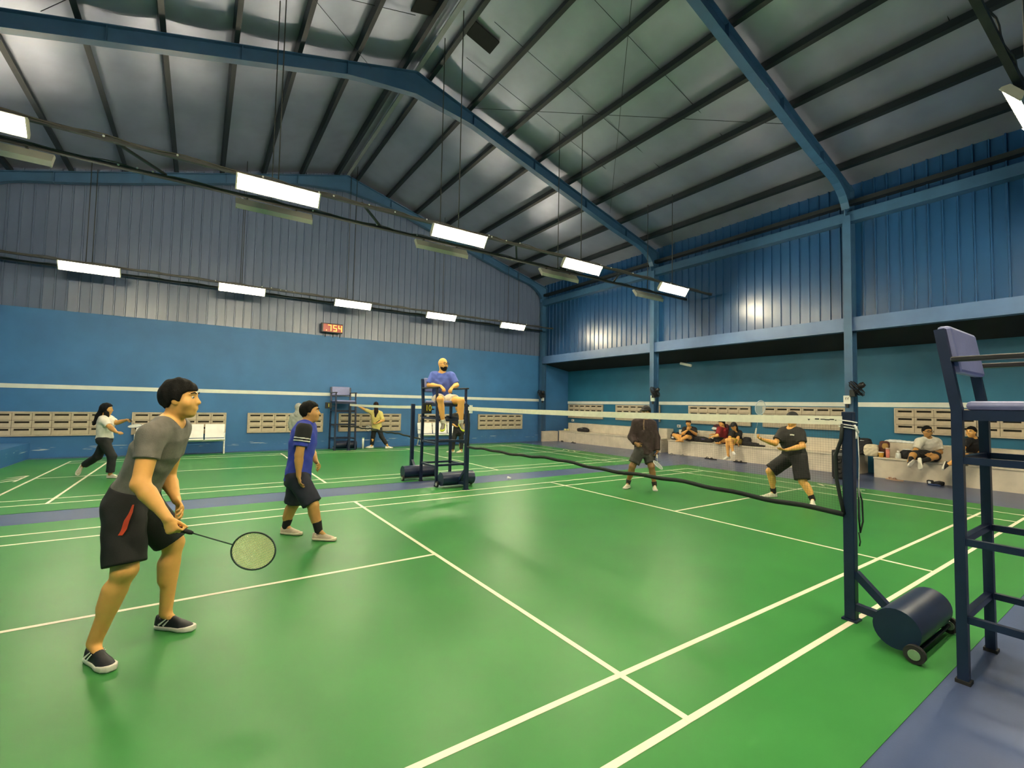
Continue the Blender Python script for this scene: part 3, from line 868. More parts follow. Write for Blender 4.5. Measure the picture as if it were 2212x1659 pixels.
def hand_prims(w_, d, n_, curl, s, side, thumb_out=.5, fr=.0088):
    """palm, four fingers and thumb; d = wrist to knuckles, n_ = out of the palm, side = +-1 puts the thumb"""
    d = nrm(d); n_ = nrm(n_ - d * (n_ @ d)); la = np.cross(d, n_) * side
    pr = []
    kn = w_ + d * .085 * s
    pr.append(('et', w_ + d * .005, kn, la, [(0, .027 * s, .018 * s), (.55, .038 * s, .016 * s), (1, .039 * s, .013 * s)], .012))
    fing = []
    for i, (o, L, r_) in enumerate(((.030, .070, 1.0), (.010, .080, 1.03), (-.011, .075, 1.0), (-.030, .058, .9))):
        p = w_ + d * (.082 - .004 * abs(i - 1)) * s + la * o * s
        a = curl * (.75 + .12 * i); dr = d
        for j, f_ in enumerate((.45, .32, .23)):
            dr = nrm(d * math.cos(a * (j + 1)) + n_ * math.sin(a * (j + 1)) + la * (.08 * (1 - i * .66) if j == 0 else 0))
            q = p + dr * L * f_ * s
            fing.append((p, q, fr * r_ * s * (1.05 - .1 * j), fr * r_ * s * (.95 - .1 * j))); p = q
    p = w_ + d * .022 * s + la * .026 * s; dr = nrm(d * .65 + la * thumb_out + n_ * (.25 + .3 * curl))
    for j, L in enumerate((.042, .032, .026)):
        q = p + dr * L * s; fing.append((p, q, .0125 * s * (1 - .14 * j), .011 * s * (1 - .14 * j))); p = q
        dr = nrm(dr + d * .35 + n_ * .25 * curl)
    return pr, fing


TORSO = [(-.12, .150, .105), (0, .165, .118), (.28, .148, .108), (.62, .168, .125), (.84, .160, .108), (.97, .085, .075)]


def figure(name_label, J, d, s, face, skin, h, group=None, up=(0, 0, 1), tfront=None, hands=None, hair=None, hat=None, beard=None, glasses=None, fat=1.0,
           shirt=None, bottom=None, shoes=None, socks=None, extra=None, eyes=True, head_r=1.0):
    """J: joint -> (u, v, dd) seen from the camera, or a world point given as ('w', x, y, z)"""
    W = {}
    for k, q in J.items():
        W[k] = np.array(q[1:], float) if q[0] == 'w' else at(q[0], q[1], d + q[2])
    base = W['pelvis'].copy()
    root = empty('person', (base[0], base[1], min(W['toeA'][2], W['toeB'][2], W['pelvis'][2]) - .02))
    tag(root, name_label, 'person', group)
    F = nrm(CR * face[0] + CF * face[1] + np.array([0, 0, 1.0]) * face[2])
    U = np.asarray(up, float); U = nrm(U - F * (U @ F)); Lh = np.cross(U, F)
    lat = nrm(W['shB'] - W['shA'])
    spine = W['neck'] - W['pelvis']
    tf = np.cross(lat, spine)
    tfv = F if tfront is None else CR * tfront[0] + CF * tfront[1]
    if tf @ tfv < 0: tf = -tf
    tf = nrm(tf)
    hc = W['head']; hr = head_r * s
    H = lambda x_, y_, z_: hc + (F * x_ + Lh * y_ + U * z_) * hr
    AX = np.stack([F, Lh, U])
    tors = [(t, a * s * fat, b * s * fat) for t, a, b in TORSO]
    hp = []; fp = []
    for k, hd in (hands or {}).items():
        w_ = W['wr' + k]; dd = W['hd' + k] - w_ if 'hd' + k in W else w_ - W['el' + k]
        pn = hd.get('n', (0, 0, -1)); nn = CR * pn[0] + CF * pn[1] + np.array([0, 0, 1.0]) * pn[2]
        a, b = hand_prims(w_, dd, nn, hd.get('curl', .45), s, hd.get('side', 1), hd.get('th', .5), max(.0088, h * .95)); hp += a; fp += b
    arm = 1.1 if fat < 1.15 else 1.15

    SF = {}
    for k in 'AB':
        a, t = W['an' + k], W['toe' + k]
        sole_n = nrm(W['kn' + k] - a); fd = nrm(t - a); upn = nrm(sole_n - fd * (sole_n @ fd))
        if shoes and shoes.get('ground', True) and k not in shoes.get('lift', ''):
            fd = nrm(np.array([t[0] - a[0], t[1] - a[1], 0.0])); upn = np.array([0, 0, 1.0]); org = np.array([a[0], a[1], .0055]) - fd * .065 * s
        else:
            v_ = t - a; fd = nrm(v_ + sole_n * .065 * s); upn = nrm(sole_n - fd * (sole_n @ fd)); org = a - fd * .062 * s - upn * .082 * s
        SF[k] = (org, fd, upn)

    def body(P):
        dd = etube(P, W['pelvis'], W['neck'], lat, tors)
        for k in 'AB':
            dd = smin(dd, rc(P, W['neck'] * .6 + W['sh' + k] * .4, W['sh' + k], .055 * s, .052 * s), .05)
            lim = smin(rc(P, W['sh' + k], W['el' + k], .053 * s * arm, .041 * s * arm), rc(P, W['el' + k], W['wr' + k], .043 * s * arm, .027 * s), .02)
            mid = W['el' + k] * .72 + W['wr' + k] * .28
            lim = smin(lim, rc(P, mid, mid * .6 + W['wr' + k] * .4, .043 * s * arm, .033 * s), .02)
            dd = smin(dd, lim, .035)
            lg = smin(rc(P, W['hip' + k], W['kn' + k], .088 * s * fat, .058 * s * arm), rc(P, W['kn' + k], W['an' + k], .055 * s * arm, .038 * s), .03)
            kd = nrm(W['an' + k] - W['kn' + k]); back = np.cross(np.cross(kd, nrm(W['hip' + k] - W['kn' + k]) + 1e-3), kd)
            cf = W['kn' + k] + (W['an' + k] - W['kn' + k]) * .30 + (nrm(back) * .018 * s if np.linalg.norm(back) > .05 else 0)
            lg = smin(lg, rc(P, cf, cf + kd * .10 * s, .055 * s * arm, .046 * s * arm), .03)
            if shoes: o_, f_, u_ = SF[k]; ft = rc(P, W['an' + k] - u_ * .02 * s, o_ + f_ * .17 * s + u_ * .036 * s, .030 * s, .022 * s)
            else: ft = smin(rc(P, W['an' + k], W['toe' + k], .034 * s, .021 * s), rc(P, W['an' + k], W['an' + k] - nrm(W['toe' + k] - W['an' + k]) * .05 * s, .034 * s, .03 * s), .02)
            dd = smin(dd, smin(lg, ft, .02), .04)
        dd = smin(dd, rc(P, W['neck'] - spine * .04, H(-.02, 0, -.06), .060 * s, .050 * hr), .030)
        hd_ = ell(P, H(-.012, 0, .022), AX, np.array([.098, .077, .098]) * hr)
        hd_ = smin(hd_, ell(P, H(.022, 0, -.048), AX, np.array([.072, .062, .070]) * hr), .04 * hr)
        hd_ = smin(hd_, ell(P, H(.056, 0, -.096), AX, np.array([.027, .026, .020]) * hr), .03 * hr)
        hd_ = smin(hd_, rc(P, H(.080, 0, .018), H(.103, 0, -.022), .009 * hr, .0140 * hr), .018 * hr)
        for sg in (-1, 1):
            hd_ = smin(hd_, ell(P, H(-.004, sg * .077, -.008), AX, np.array([.021, .010, .032]) * hr), .008)
            hd_ = smax(hd_, -(np.linalg.norm(P - H(.099, sg * .032, .012), axis=1) - .013 * hr), .012 * hr)
            hd_ = smin(hd_, rc(P, H(.083, sg * .012, .034), H(.070, sg * .050, .032), .009 * hr, .007 * hr), .014 * hr)
            hd_ = smin(hd_, np.linalg.norm(P - H(.055, sg * .045, -.028), axis=1) - .024 * hr, .03 * hr)
        hd_ = smin(hd_, rc(P, H(.086, -.016, -.062), H(.086, .016, -.062), .009 * hr, .009 * hr), .012 * hr)
        dd = smin(dd, hd_, .03)
        for _, a, b, la, se, cp in hp: dd = smin(dd, etube(P, a, b, la, se, cp), .012)
        for a, b, ra, rb in fp: dd = smin(dd, rc(P, a, b, ra, rb), .005)
        return dd
    allp = np.stack(list(W.values()) + [H(0, 0, .13), H(.12, 0, 0), H(-.12, 0, -.1)])
    part('body', body, allp, .17 * s, h, skin, root)
    # ---- hair, hat, beard, glasses
    hb = np.stack([H(.14, .11, .16), H(-.15, -.11, -.16), H(.14, -.11, -.16), H(-.15, .11, .16)])
    HM = lambda c: mat('hair_%02x%02x%02x' % tuple(int(x * 255) for x in c), c, .8, var=.3, scale=40, bump=.4, bscale=120, spec=.15)
    if hair:
        hm = HM(hair.get('c', (.012, .010, .009)))
        zc = hair.get('cut', [(-.13, -.085), (-.05, -.075), (-.012, -.01), (.012, -.012), (.03, .035), (.055, .060), (.12, .075)])
        def hfn(P):
            q = (P - hc) @ AX.T / hr
            v = hair.get('vol', 1.0)
            e = ell(P, H(-.016, 0, .028), AX, np.array([.108 * v, .089 * v, .106 * v]) * hr)
            e = e + .004 * np.sin(90 * q[:, 0] + 40 * q[:, 1]) * np.sin(70 * q[:, 1] - 30 * q[:, 2])
            c = (np.interp(q[:, 0], [a for a, _ in zc], [b for _, b in zc]) - q[:, 2]) * hr
            dd = smax(e, c, .012)
            for (a, b, ra, rb) in hair.get('locks', ()): dd = smin(dd, rc(P, H(*a), H(*b), ra * hr, rb * hr), .03)
            return dd
        lk = [H(*p_) for l_ in hair.get('locks', ()) for p_ in l_[:2]]
        part('hair', hfn, np.concatenate([hb, np.array(lk)]) if lk else hb, .06, h, hm, root)
    if hat:
        ht = mat('hat_%02x%02x%02x' % tuple(int(x * 255) for x in hat['c']), hat['c'], .7, var=.15, scale=30)
        def hatf(P):
            q = (P - hc) @ AX.T / hr
            e = smax(ell(P, H(-.014, 0, .034), AX, np.array([.116, .095, .110]) * hr), (.040 - q[:, 2] + .15 * np.maximum(-q[:, 0], 0) * 0) * hr, .01)
            br = hat.get('brim', .085)
            e2 = smax(ell(P, H(.085, 0, .048), AX, np.array([br, .085, .012]) * hr), (.03 - q[:, 0]) * hr, .01) if not hat.get('round') else ell(P, H(-.01, 0, .045), AX, np.array([.165, .15, .014]) * hr)
            return smin(e, e2, .012)
        part('cap', hatf, hb, .09, h * .9, ht, root)
    if beard:
        def bf(P):
            q = (P - hc) @ AX.T / hr
            e = smin(ell(P, H(.024, 0, -.052), AX, np.array([.080, .069, .073]) * hr), ell(P, H(.064, 0, -.100), AX, np.array([.036, .034, .028]) * hr), .03)
            c = q[:, 2] - np.interp(q[:, 0], [0, .03, .06, .075, .09, .11], [.0, -.035, -.05, -.068, -.042, -.04])
            return smax(smax(e, c * hr, .008), (.0 - q[:, 0]) * hr, .008)
        part('beard', bf, hb, .03, h * .8, HM(beard), root)
    if glasses:
        g = MB()
        for sg in (-1, 1):
            c = H(.104, sg * .034, .010)
            g.tube([V(c + (Lh * math.cos(t) * .027 + U * math.sin(t) * .019) * hr) for t in [2 * math.pi * i / 16 for i in range(16)]], .0035 * s, 6, closed=True)
            g.tube([V(H(.100, sg * .062, .014)), V(H(.0, sg * .084, .012))], .003 * s, 6)
        g.tube([V(H(.108, -.008, .014)), V(H(.108, .008, .014))], .003 * s, 6)
        o = g.build('glasses', M_BLK, root); o.matrix_parent_inverse = Matrix.Translation(-root.location)
    if eyes:
        for sg in (-1, 1):
            e = MB().ball(tuple(H(.0765, sg * .032, .011)), .0105 * hr, 10, 7).build('eye', mat('eye_white', (.55, .5, .42), .3), root); e.matrix_parent_inverse = Matrix.Translation(-root.location)
            q = MB().ball(tuple(H(.0815, sg * .032, .011)), .0068 * hr, 8, 6).build('iris', mat('iris_brown', (.02, .012, .008), .25), e)
        if hair or beard:
            for sg in (-1, 1):
                b = MB().tube([V(H(.094, sg * .014, .036)), V(H(.091, sg * .034, .043)), V(H(.076, sg * .054, .036))], [.003 * hr, .0042 * hr, .0025 * hr], 6)
                o = b.build('eyebrow', HM((.012, .010, .009)), root); o.matrix_parent_inverse = Matrix.Translation(-root.location)
    # ---- clothes
    def fold(P, amt):
        return amt * (np.sin(P @ np.array([31., 17., 23.]) + 2 * np.sin(P @ np.array([9., -13., 15.]))) * .6 + .4 * np.sin(P @ np.array([-19., 41., 37.])))
    if shirt:
        inf = shirt.get('inf', .018); hem = shirt.get('hem', -.14); sl = shirt.get('sleeve', .55); sr = shirt.get('sr', .066)
        cs = [(t, a * s * fat + inf, b * s * fat + inf) for t, a, b in TORSO[1:]]
        cs = [(hem - .1, TORSO[0][1] * s * fat + inf + shirt.get('flare', .012), TORSO[0][2] * s * fat + inf + shirt.get('flare', .012))] + cs
        def tor(P):
            dd = etube(P, W['pelvis'], W['neck'], lat, cs, .04)
            for k in 'AB': dd = smin(dd, rc(P, W['neck'] * .55 + W['sh' + k] * .45, W['sh' + k], .062 * s + inf * .4, .058 * s + inf * .5), .05)
            dd = smax(dd, plane(P, W['pelvis'] + spine * hem, -spine), .006)
            nk = shirt.get('neck', .075)
            dd = smax(dd, -rc(P, W['neck'] + spine * .02 + tf * .015 * s, W['neck'] * .2 + H(0, 0, -.05) * .8, nk * s * .92, nk * s), .008)
            return dd + fold(P, shirt.get('fold', .0035))
        def slv(P, k):
            a, b, c = W['sh' + k], W['el' + k], W['wr' + k]
            if sl <= 1:
                e = a + (b - a) * sl; dd = rc(P, a, e + (b - a) * .1, sr * s, (sr - .004) * s)
                dd = smax(dd, plane(P, e, b - a), .004)
                return dd
            e = b + (c - b) * (sl - 1)
            return smax(smin(rc(P, a, b, sr * s, (sr - .008) * s), rc(P, b, e, (sr - .008) * s, (sr - .02) * s), .03), plane(P, e, c - b), .004)
        pts = np.stack([W[k] for k in ('neck', 'pelvis', 'shA', 'shB')] + [W['pelvis'] + spine * hem] + [W['sh' + k] + (W['el' + k] - W['sh' + k]) * min(sl, 1) for k in 'AB'] + ([W['wrA'], W['wrB']] if sl > 1 else []))
        cm = mat(shirt['m'], shirt['c'], shirt.get('rough', .8), var=shirt.get('var', .1), scale=shirt.get('ns', 18), bump=.15, bscale=160)
        if shirt.get('split'):
            k = shirt['split']
            ko = 'B' if k == 'A' else 'A'
            part('shirt', lambda P: smin(tor(P), slv(P, ko), .05) if not shirt.get('low') else smin(smin(tor(P), slv(P, ko), .05), smax(slv(P, k), -plane(P, W['sh' + k] + (W['el' + k] - W['sh' + k]) * shirt['low'], W['el' + k] - W['sh' + k]), .002), .01), pts, .24 * s, h, cm, root)
        else:
            part('shirt', lambda P: smin(smin(tor(P), slv(P, 'A'), .05), slv(P, 'B'), .05) + 0, pts, .24 * s, h, cm, root)
        shirt['slv'] = slv; shirt['tor'] = tor
    if bottom:
        inf = bottom.get('inf', .02); L = bottom.get('len', .8); r1, r2 = bottom.get('r', (.105, .098)); wst = bottom.get('waist', .10)
        ps = [(-.16, .150 * s * fat + inf, .110 * s * fat + inf), (0, .165 * s * fat + inf, .118 * s * fat + inf), (wst + .06, .152 * s * fat + inf * .8, .112 * s * fat + inf * .8)]
        def bot(P):
            dd = smax(etube(P, W['pelvis'], W['neck'], lat, ps, .06), plane(P, W['pelvis'] + spine * wst, spine), .005)
            for k in 'AB':
                a, b, c = W['hip' + k], W['kn' + k], W['an' + k]
                if L <= 1:
                    e = a + (b - a) * L
                    lg = smax(rc(P, a, e + (b - a) * .12, r1 * s * fat, r2 * s), plane(P, e, b - a), .005)
                else:
                    e = b + (c - b) * (L - 1)
                    lg = smax(smin(rc(P, a, b, r1 * s * fat, r2 * s * .86), rc(P, b, e, r2 * s * .86, bottom.get('r3', .06) * s), .03), plane(P, e, c - b), .004)
                dd = smin(dd, lg, .035)
            return dd + fold(P, bottom.get('fold', .003))
        pts = np.stack([W[k] for k in ('pelvis', 'hipA', 'hipB', 'knA', 'knB')] + [W['pelvis'] + spine * wst] + ([W['anA'], W['anB']] if L > 1 else []))
        bmx = mat(bottom['m'], bottom['c'], .8, var=.12, scale=14, bump=.12, bscale=140)
        o = part(bottom.get('name', 'shorts'), bot, pts, .2 * s, h, bmx, root)
        bottom['fn'] = bot
    for k in 'AB':
        a, t = W['an' + k], W['toe' + k]
        org, fd, upn = SF[k]
        la = np.cross(upn, fd); Ls = .285 * s
        if socks and k in socks.get('on', 'AB'):
            sk = mat(socks['m'], socks['c'], .9, var=.15)
            top = a + (W['kn' + k] - a) * socks.get('h', .22)
            part('sock', lambda P: smax(rc(P, a - upn * .02 * s, top + (W['kn' + k] - a) * .05, .046 * s, .050 * s * (1 + .1)), plane(P, top, W['kn' + k] - a), .003), np.stack([a, top]), .07 * s, h, sk, root)
        if not shoes: continue
        def loc(P): q = P - org; return (q @ fd) / s, (q @ la) / s, (q @ upn) / s
        xs_ = [0, .02, .06, .14, .20, .25, .285]
        wv_ = [.020, .032, .035, .036, .046, .040, .018]
        def solef(P):
            x_, y_, z_ = loc(P); w_ = np.interp(x_, xs_, wv_)
            dd = np.maximum(np.abs(y_) - w_ - .004, np.maximum(-x_, x_ - .285)) * .8
            return smax(dd, np.maximum(z_ - .028 - .01 * np.clip((x_ - .2) / .085, 0, 1), -z_), .006) * s
        def upf(P):
            x_, y_, z_ = loc(P); w_ = np.interp(x_, xs_, wv_); hh = np.interp(x_, [0, .03, .09, .13, .18, .24, .285], [.085, .098, .098, .088, .066, .050, .030])
            k_ = (np.abs(y_) / w_) ** 2.4 + (np.maximum(z_, 0) / hh) ** 2.4
            dd = (k_ ** (1 / 2.4) - 1) * .032
            dd = np.maximum(dd, np.maximum(-x_ - .002, x_ - .285)) ; dd = np.maximum(dd, .018 - z_)
            hole = ((x_ - .062) / .046) ** 2 + (y_ / .026) ** 2
            return smax(dd, np.minimum(1 - np.sqrt(hole), z_ - .07) * .03, .004) * s
        pts = np.stack([org, org + fd * Ls, org + upn * .11 * s, org + la * .06 * s, org - la * .06 * s])
        so = part('shoe', upf, pts, .03, min(h, .009), mat(shoes['m'], shoes['c'], .6, var=.15, scale=25), root)
        o = part('sole', solef, pts, .03, min(h, .009), mat(shoes.get('sm', 'cream_sole'), shoes.get('sc', (.75, .70, .58)), .6, var=.08), so)
        if shoes.get('deco'): shoes['deco'](root, so, org, fd, la, upn, s, k)
    if extra: extra(root, W, H, locals())
    return root, W


def ribbon(name, pts, w_, n_, m, parent, root, th=.003):
    """thin strip laid along points, n_ = outward normals"""
    mb = MB(); k = len(pts); vv = []
    for i in range(k):
        p = np.asarray(pts[i], float); d = np.asarray(pts[min(i + 1, k - 1)], float) - np.asarray(pts[max(i - 1, 0)], float)
        nn = nrm(n_[i]); sd = nrm(np.cross(d, nn)); ww = w_[i] if isinstance(w_, (list, tuple)) else w_
        for a, b in ((-1, 0), (1, 0), (1, 1), (-1, 1)): vv.append(p + sd * a * ww / 2 + nn * b * th)
    fs = []
    for i in range(k - 1):
        for j in range(4): fs.append((i * 4 + j, i * 4 + (j + 1) % 4, (i + 1) * 4 + (j + 1) % 4, (i + 1) * 4 + j))
    fs += [(0, 3, 2, 1), tuple((k - 1) * 4 + j for j in range(4))]
    mb.add(vv, fs); o = mb.build(name, m, parent)
    if parent is root: o.matrix_parent_inverse = Matrix.Translation(-root.location)
    return o


def racket(grip, tip, nrml, label, m_frame, m_str, m_grip, s=1.0, Ltot=.67, group='badminton rackets'):
    """grip = butt end, tip = top of the head, nrml = out of the string bed"""
    grip = np.asarray(grip, float); ax = nrm(np.asarray(tip, float) - grip); nn = np.asarray(nrml, float); nn = nrm(nn - ax * (nn @ ax)); la = np.cross(ax, nn)
    r_ = empty('badminton_racket', tuple(grip)); tag(r_, label, 'racket', group)
    Q = lambda a, b, c=0.0: V(ax * a + la * b + nn * c)
    MB().tube([Q(0, 0), Q(.01, 0), Q(.16, 0), Q(.175, 0)], [.015, .0145, .013, .009], 10).build('grip', m_grip, r_)
    MB().tube([Q(.17, 0), Q(.42, 0)], .0042, 8).build('shaft', m_frame, r_)
    rx, ry, cx = .125, .105, Ltot - .13
    fr = MB().tube([Q(cx + rx * math.cos(2 * math.pi * i / 40), ry * math.sin(2 * math.pi * i / 40)) for i in range(40)], .0055, 7, closed=True).build('frame', m_frame, r_)
    st = MB()
    n1 = 24
    for i in range(1, n1):
        y_ = -ry + 2 * ry * i / n1; hx = rx * math.sqrt(max(0, 1 - (y_ / ry) ** 2)); st.tube([Q(cx - hx, y_), Q(cx + hx, y_)], .0011, 3, caps=False)
    n2 = 28
    for i in range(1, n2):
        x_ = -rx + 2 * rx * i / n2; hy = ry * math.sqrt(max(0, 1 - (x_ / rx) ** 2)); st.tube([Q(cx + x_, -hy, .0012), Q(cx + x_, hy, .0012)], .0011, 3, caps=False)
    o = st.build('strings', m_str, fr); o['kind'] = 'stuff'
    return r_

SKIN = mat('skin_light_tan', (.80, .41, .115), .5, var=.06, scale=9, spec=.4)
SKIN2 = mat('skin_tan', (.52, .27, .085), .5, var=.07, scale=9, spec=.4)
SKIN3 = mat('skin_brown', (.30, .155, .055), .5, var=.08, scale=9, spec=.4)
BLACKH = (.010, .009, .008)
SHORTH = [(-.13, -.085), (-.05, -.075), (-.012, -.01), (.012, -.02), (.03, .035), (.055, .060), (.12, .075)]

# ---- player in the grey T-shirt
def shoe_deco(root, so, org, fd, la, upn, s, k):
    wm = mat('white_shoe_trim', (.8, .78, .72), .5)
    for x0, x1, z0, z1 in ((.05, .10, .035, .075), (.085, .12, .032, .070)):
        for sg in (-1, 1):
            p = [org + fd * (x0 + (x1 - x0) * t) * s + upn * (z0 + (z1 - z0) * t) * s + la * sg * (.0385 - .006 * t) * s for t in (0, .5, 1)]
            ribbon('shoe_stripe', p, [.012, .009, .005], [la * sg + upn * .2] * 3, wm, so, root, .003)
    for i in range(4):
        x_ = .11 + .02 * i; z_ = .097 - .011 * i - .004
        ribbon('lace', [org + fd * x_ * s + la * y_ * s + upn * (z_ - abs(y_) * .4) * s for y_ in (-.022, 0, .022)], .006, [upn] * 3, wm if i > 2 else M_BLK, so, root, .004)


def p1_extra(root, W, H, loc_):
    # orange flash on the side of the shorts
    om = mat('orange_panel', (.62, .06, .012), .6)
    sh = loc_['bottom']['fn']
    out = nrm(-CF)
    ps = []
    for (u, v) in ((289, 1090), (283, 1107), (274, 1124), (266, 1142), (261, 1156)):
        dd = 2.4                                    # walk along the sight line until the cloth is met
        while dd < 3.2 and sh(at(u, v, dd)[None])[0] > .003: dd += .004
        ps.append(at(u, v, dd) - CF * .002)
    ribbon('side_flash', ps, [.008, .024, .034, .050, .026], [out] * 5, om, root, root, .004)


P1, W1 = figure('bent young man in grey T-shirt and black shorts, holding a racket low', dict(
    head=(391, 862, .03), neck=(371, 908, .02), pelvis=(287, 1072, .0), shA=(328, 941, -.17), shB=(384, 924, .16),
    elA=(303, 1046, -.27), wrA=(361, 1119, -.27), hdA=(374, 1149, -.27), elB=(362, 1030, .22), wrB=(381, 1080, .12), hdB=(396, 1103, .08),
    hipA=(268, 1096, -.11), hipB=(306, 1092, .10), knA=(270, 1230, -.20), anA=(204, 1386, -.22), toeA=(246, 1436, -.33),
    knB=(374, 1172, .22), anB=(358, 1320, .20), toeB=(424, 1345, .17)),
    2.97, 1.0, (.97, .24, -.02), SKIN, .0065, tfront=(1, .2),
    hands={'A': dict(n=(-.1, 1, .1), curl=1.15, side=1, th=.12), 'B': dict(n=(-.2, -.7, -.4), curl=.45, side=1)},
    hair=dict(c=BLACKH, vol=1.06, cut=[(-.14, -.075), (-.05, -.065), (-.014, -.012), (.01, -.018), (.022, -.02), (.035, .030), (.06, .050), (.12, .058)]),
    shirt=dict(m='grey_jersey', c=(.17, .155, .13), sleeve=.50, sr=.070, hem=-.02, inf=.010, fold=.004, ns=30),
    bottom=dict(m='black_sports_shorts', c=(.010, .010, .009), len=.92, r=(.112, .108), waist=.12, inf=.014),
    shoes=dict(m='black_mesh_shoe', c=(.012, .012, .015), sc=(.72, .68, .58), deco=shoe_deco), extra=p1_extra)
gr = W1['wrA'] + nrm(W1['hdA'] - W1['wrA']) * .075
racket(at(352, 1133, 2.735), at(580, 1199, 2.80), CR * .12 - CF * .92 + np.array([0, 0, .35]), 'yellow-strung racket held low by the man in grey',
       mat('dark_green_frame', (.02, .045, .03), .4), mat('yellow_string', (.80, .68, .25), .5), mat('black_grip', (.012, .012, .012), .8))

# ---- player in royal blue
def p2_extra(root, W, H, loc_):
    sv = loc_['shirt']['slv']; a, b = W['shA'], W['elA']; h = loc_['h']
    bl = mat('black_sleeve', (.010, .010, .011), .8)
    ax = b - a
    cut = lambda P, t0, t1, dd: smax(smax(dd, plane(P, a + ax * t1, ax), .002), -plane(P, a + ax * t0, ax), .002)
    pts = np.stack([a, a + ax * .7])
    part('sleeve', lambda P: cut(P, -.22, .48, sv(P, 'A') - .016), pts, .14, h, bl, root)
    wm = mat('white_band', (.80, .78, .72), .7)
    for t in (.33, .43): part('sleeve_band', lambda P: cut(P, t, t + .055, sv(P, 'A') - .020), pts, .14, h, wm, root)


figure('man in royal blue shirt with black sleeve, walking toward the net', dict(
    head=(671, 890, .02), neck=(661, 911, .02), pelvis=(644, 1026, .0), shA=(657, 927, -.16), shB=(668, 922, .15),
    elA=(646, 983, -.22), wrA=(645, 1028, -.24), hdA=(649, 1049, -.26), elB=(672, 975, .22), wrB=(683, 997, .10), hdB=(691, 1006, .05),
    hipA=(644, 1034, -.10), hipB=(646, 1034, .09), knA=(676, 1091, -.14), anA=(688, 1141, -.12), toeA=(724, 1160, -.14),
    knB=(634, 1089, .10), anB=(618, 1132, .10), toeB=(650, 1148, .06)),
    5.38, .97, (.97, .22, 0), SKIN2, .009, tfront=(1, .2), fat=1.08,
    hands={'A': dict(n=(.8, .5, 0), curl=.35, side=-1), 'B': dict(n=(-.3, -.6, -.5), curl=.8, side=1)},
    hair=dict(c=BLACKH, vol=1.05, cut=SHORTH),
    shirt=dict(m='royal_blue_jersey', c=(.030, .050, .40), sleeve=.66, sr=.074, hem=-.10, inf=.020, fold=.005, c2=None),
    bottom=dict(m='navy_long_shorts', c=(.012, .014, .028), len=.95, r=(.112, .112), waist=.06),
    shoes=dict(m='beige_court_shoe', c=(.52, .42, .30), sc=(.66, .58, .42), sm='tan_sole'), socks=dict(m='black_sock', c=(.010, .010, .011), h=.30), extra=p2_extra)

def cloth_mark(pix, d0, w_, m, name):
    """patch laid on the shirt where it is met along the sight lines"""
    def fn(root, W, H, loc_):
        sd = loc_['shirt']; f_ = lambda P: smin(smin(sd['tor'](P), sd['slv'](P, 'A'), .05), sd['slv'](P, 'B'), .05)
        ps = []
        for (u, v) in pix:
            dd = d0
            while dd < d0 + 1.6 and f_(at(u, v, dd)[None])[0] > .004: dd += .006
            ps.append(at(u, v, dd) - CF * .004)
        ribbon(name, ps, w_, [-CF] * len(ps), m, root, root, .006)
    return fn


# ---- man in the dark jacket across the net
figure('man in maroon-black jacket, shorts and cap waiting beyond the net', dict(
    head=(1395, 891, .0), neck=(1391, 907, .03), pelvis=(1391, 973, .03), shA=(1374, 914, -.02), shB=(1409, 916, .06),
    elA=(1364, 944, .0), wrA=(1373, 958, -.18), hdA=(1380, 963, -.22), elB=(1418, 946, .03), wrB=(1420, 975, -.06), hdB=(1418, 984, -.09),
    hipA=(1382, 974, -.02), hipB=(1400, 975, .05), knA=(1366, 1007, -.06), anA=(1357, 1041, .02), toeA=(1350, 1052, -.12),
    knB=(1407, 1008, -.10), anB=(1414, 1046, -.12), toeB=(1416, 1058, -.3)),
    9.05, .98, (-.68, -.72, 0), SKIN3, .011,
    hands={'A': dict(n=(.5, .2, -.3), curl=.8, side=1), 'B': dict(n=(-.8, 0, 0), curl=.8, side=-1)},
    hat=dict(c=(.010, .010, .010)), hair=dict(c=BLACKH, cut=SHORTH),
    shirt=dict(m='maroon_black_jacket', c=(.040, .022, .020), sleeve=1.92, sr=.080, hem=-.10, inf=.032, fold=.008, neck=.06),
    bottom=dict(m='dark_grey_shorts', c=(.040, .040, .034), len=.80, r=(.112, .112), waist=.08),
    shoes=dict(m='pale_court_shoe', c=(.62, .56, .42)), socks=dict(m='dark_sock', c=(.03, .025, .02), h=.16),
    extra=cloth_mark(((1391, 907), (1390, 914), (1390, 921), (1391, 928)), 8.3, .022, mat('tan_zip', (.24, .15, .08), .6), 'zip'))
racket(at(1419, 983, 8.93), at(1421, 1003, 8.45), CR * .6 - CF * .2 + np.array([0, 0, .8]), 'white racket hanging from the hand of the man in the dark jacket',
       mat('white_frame', (.7, .7, .66), .4), mat('pale_string', (.6, .62, .6), .5), mat('white_grip', (.75, .72, .62), .8))

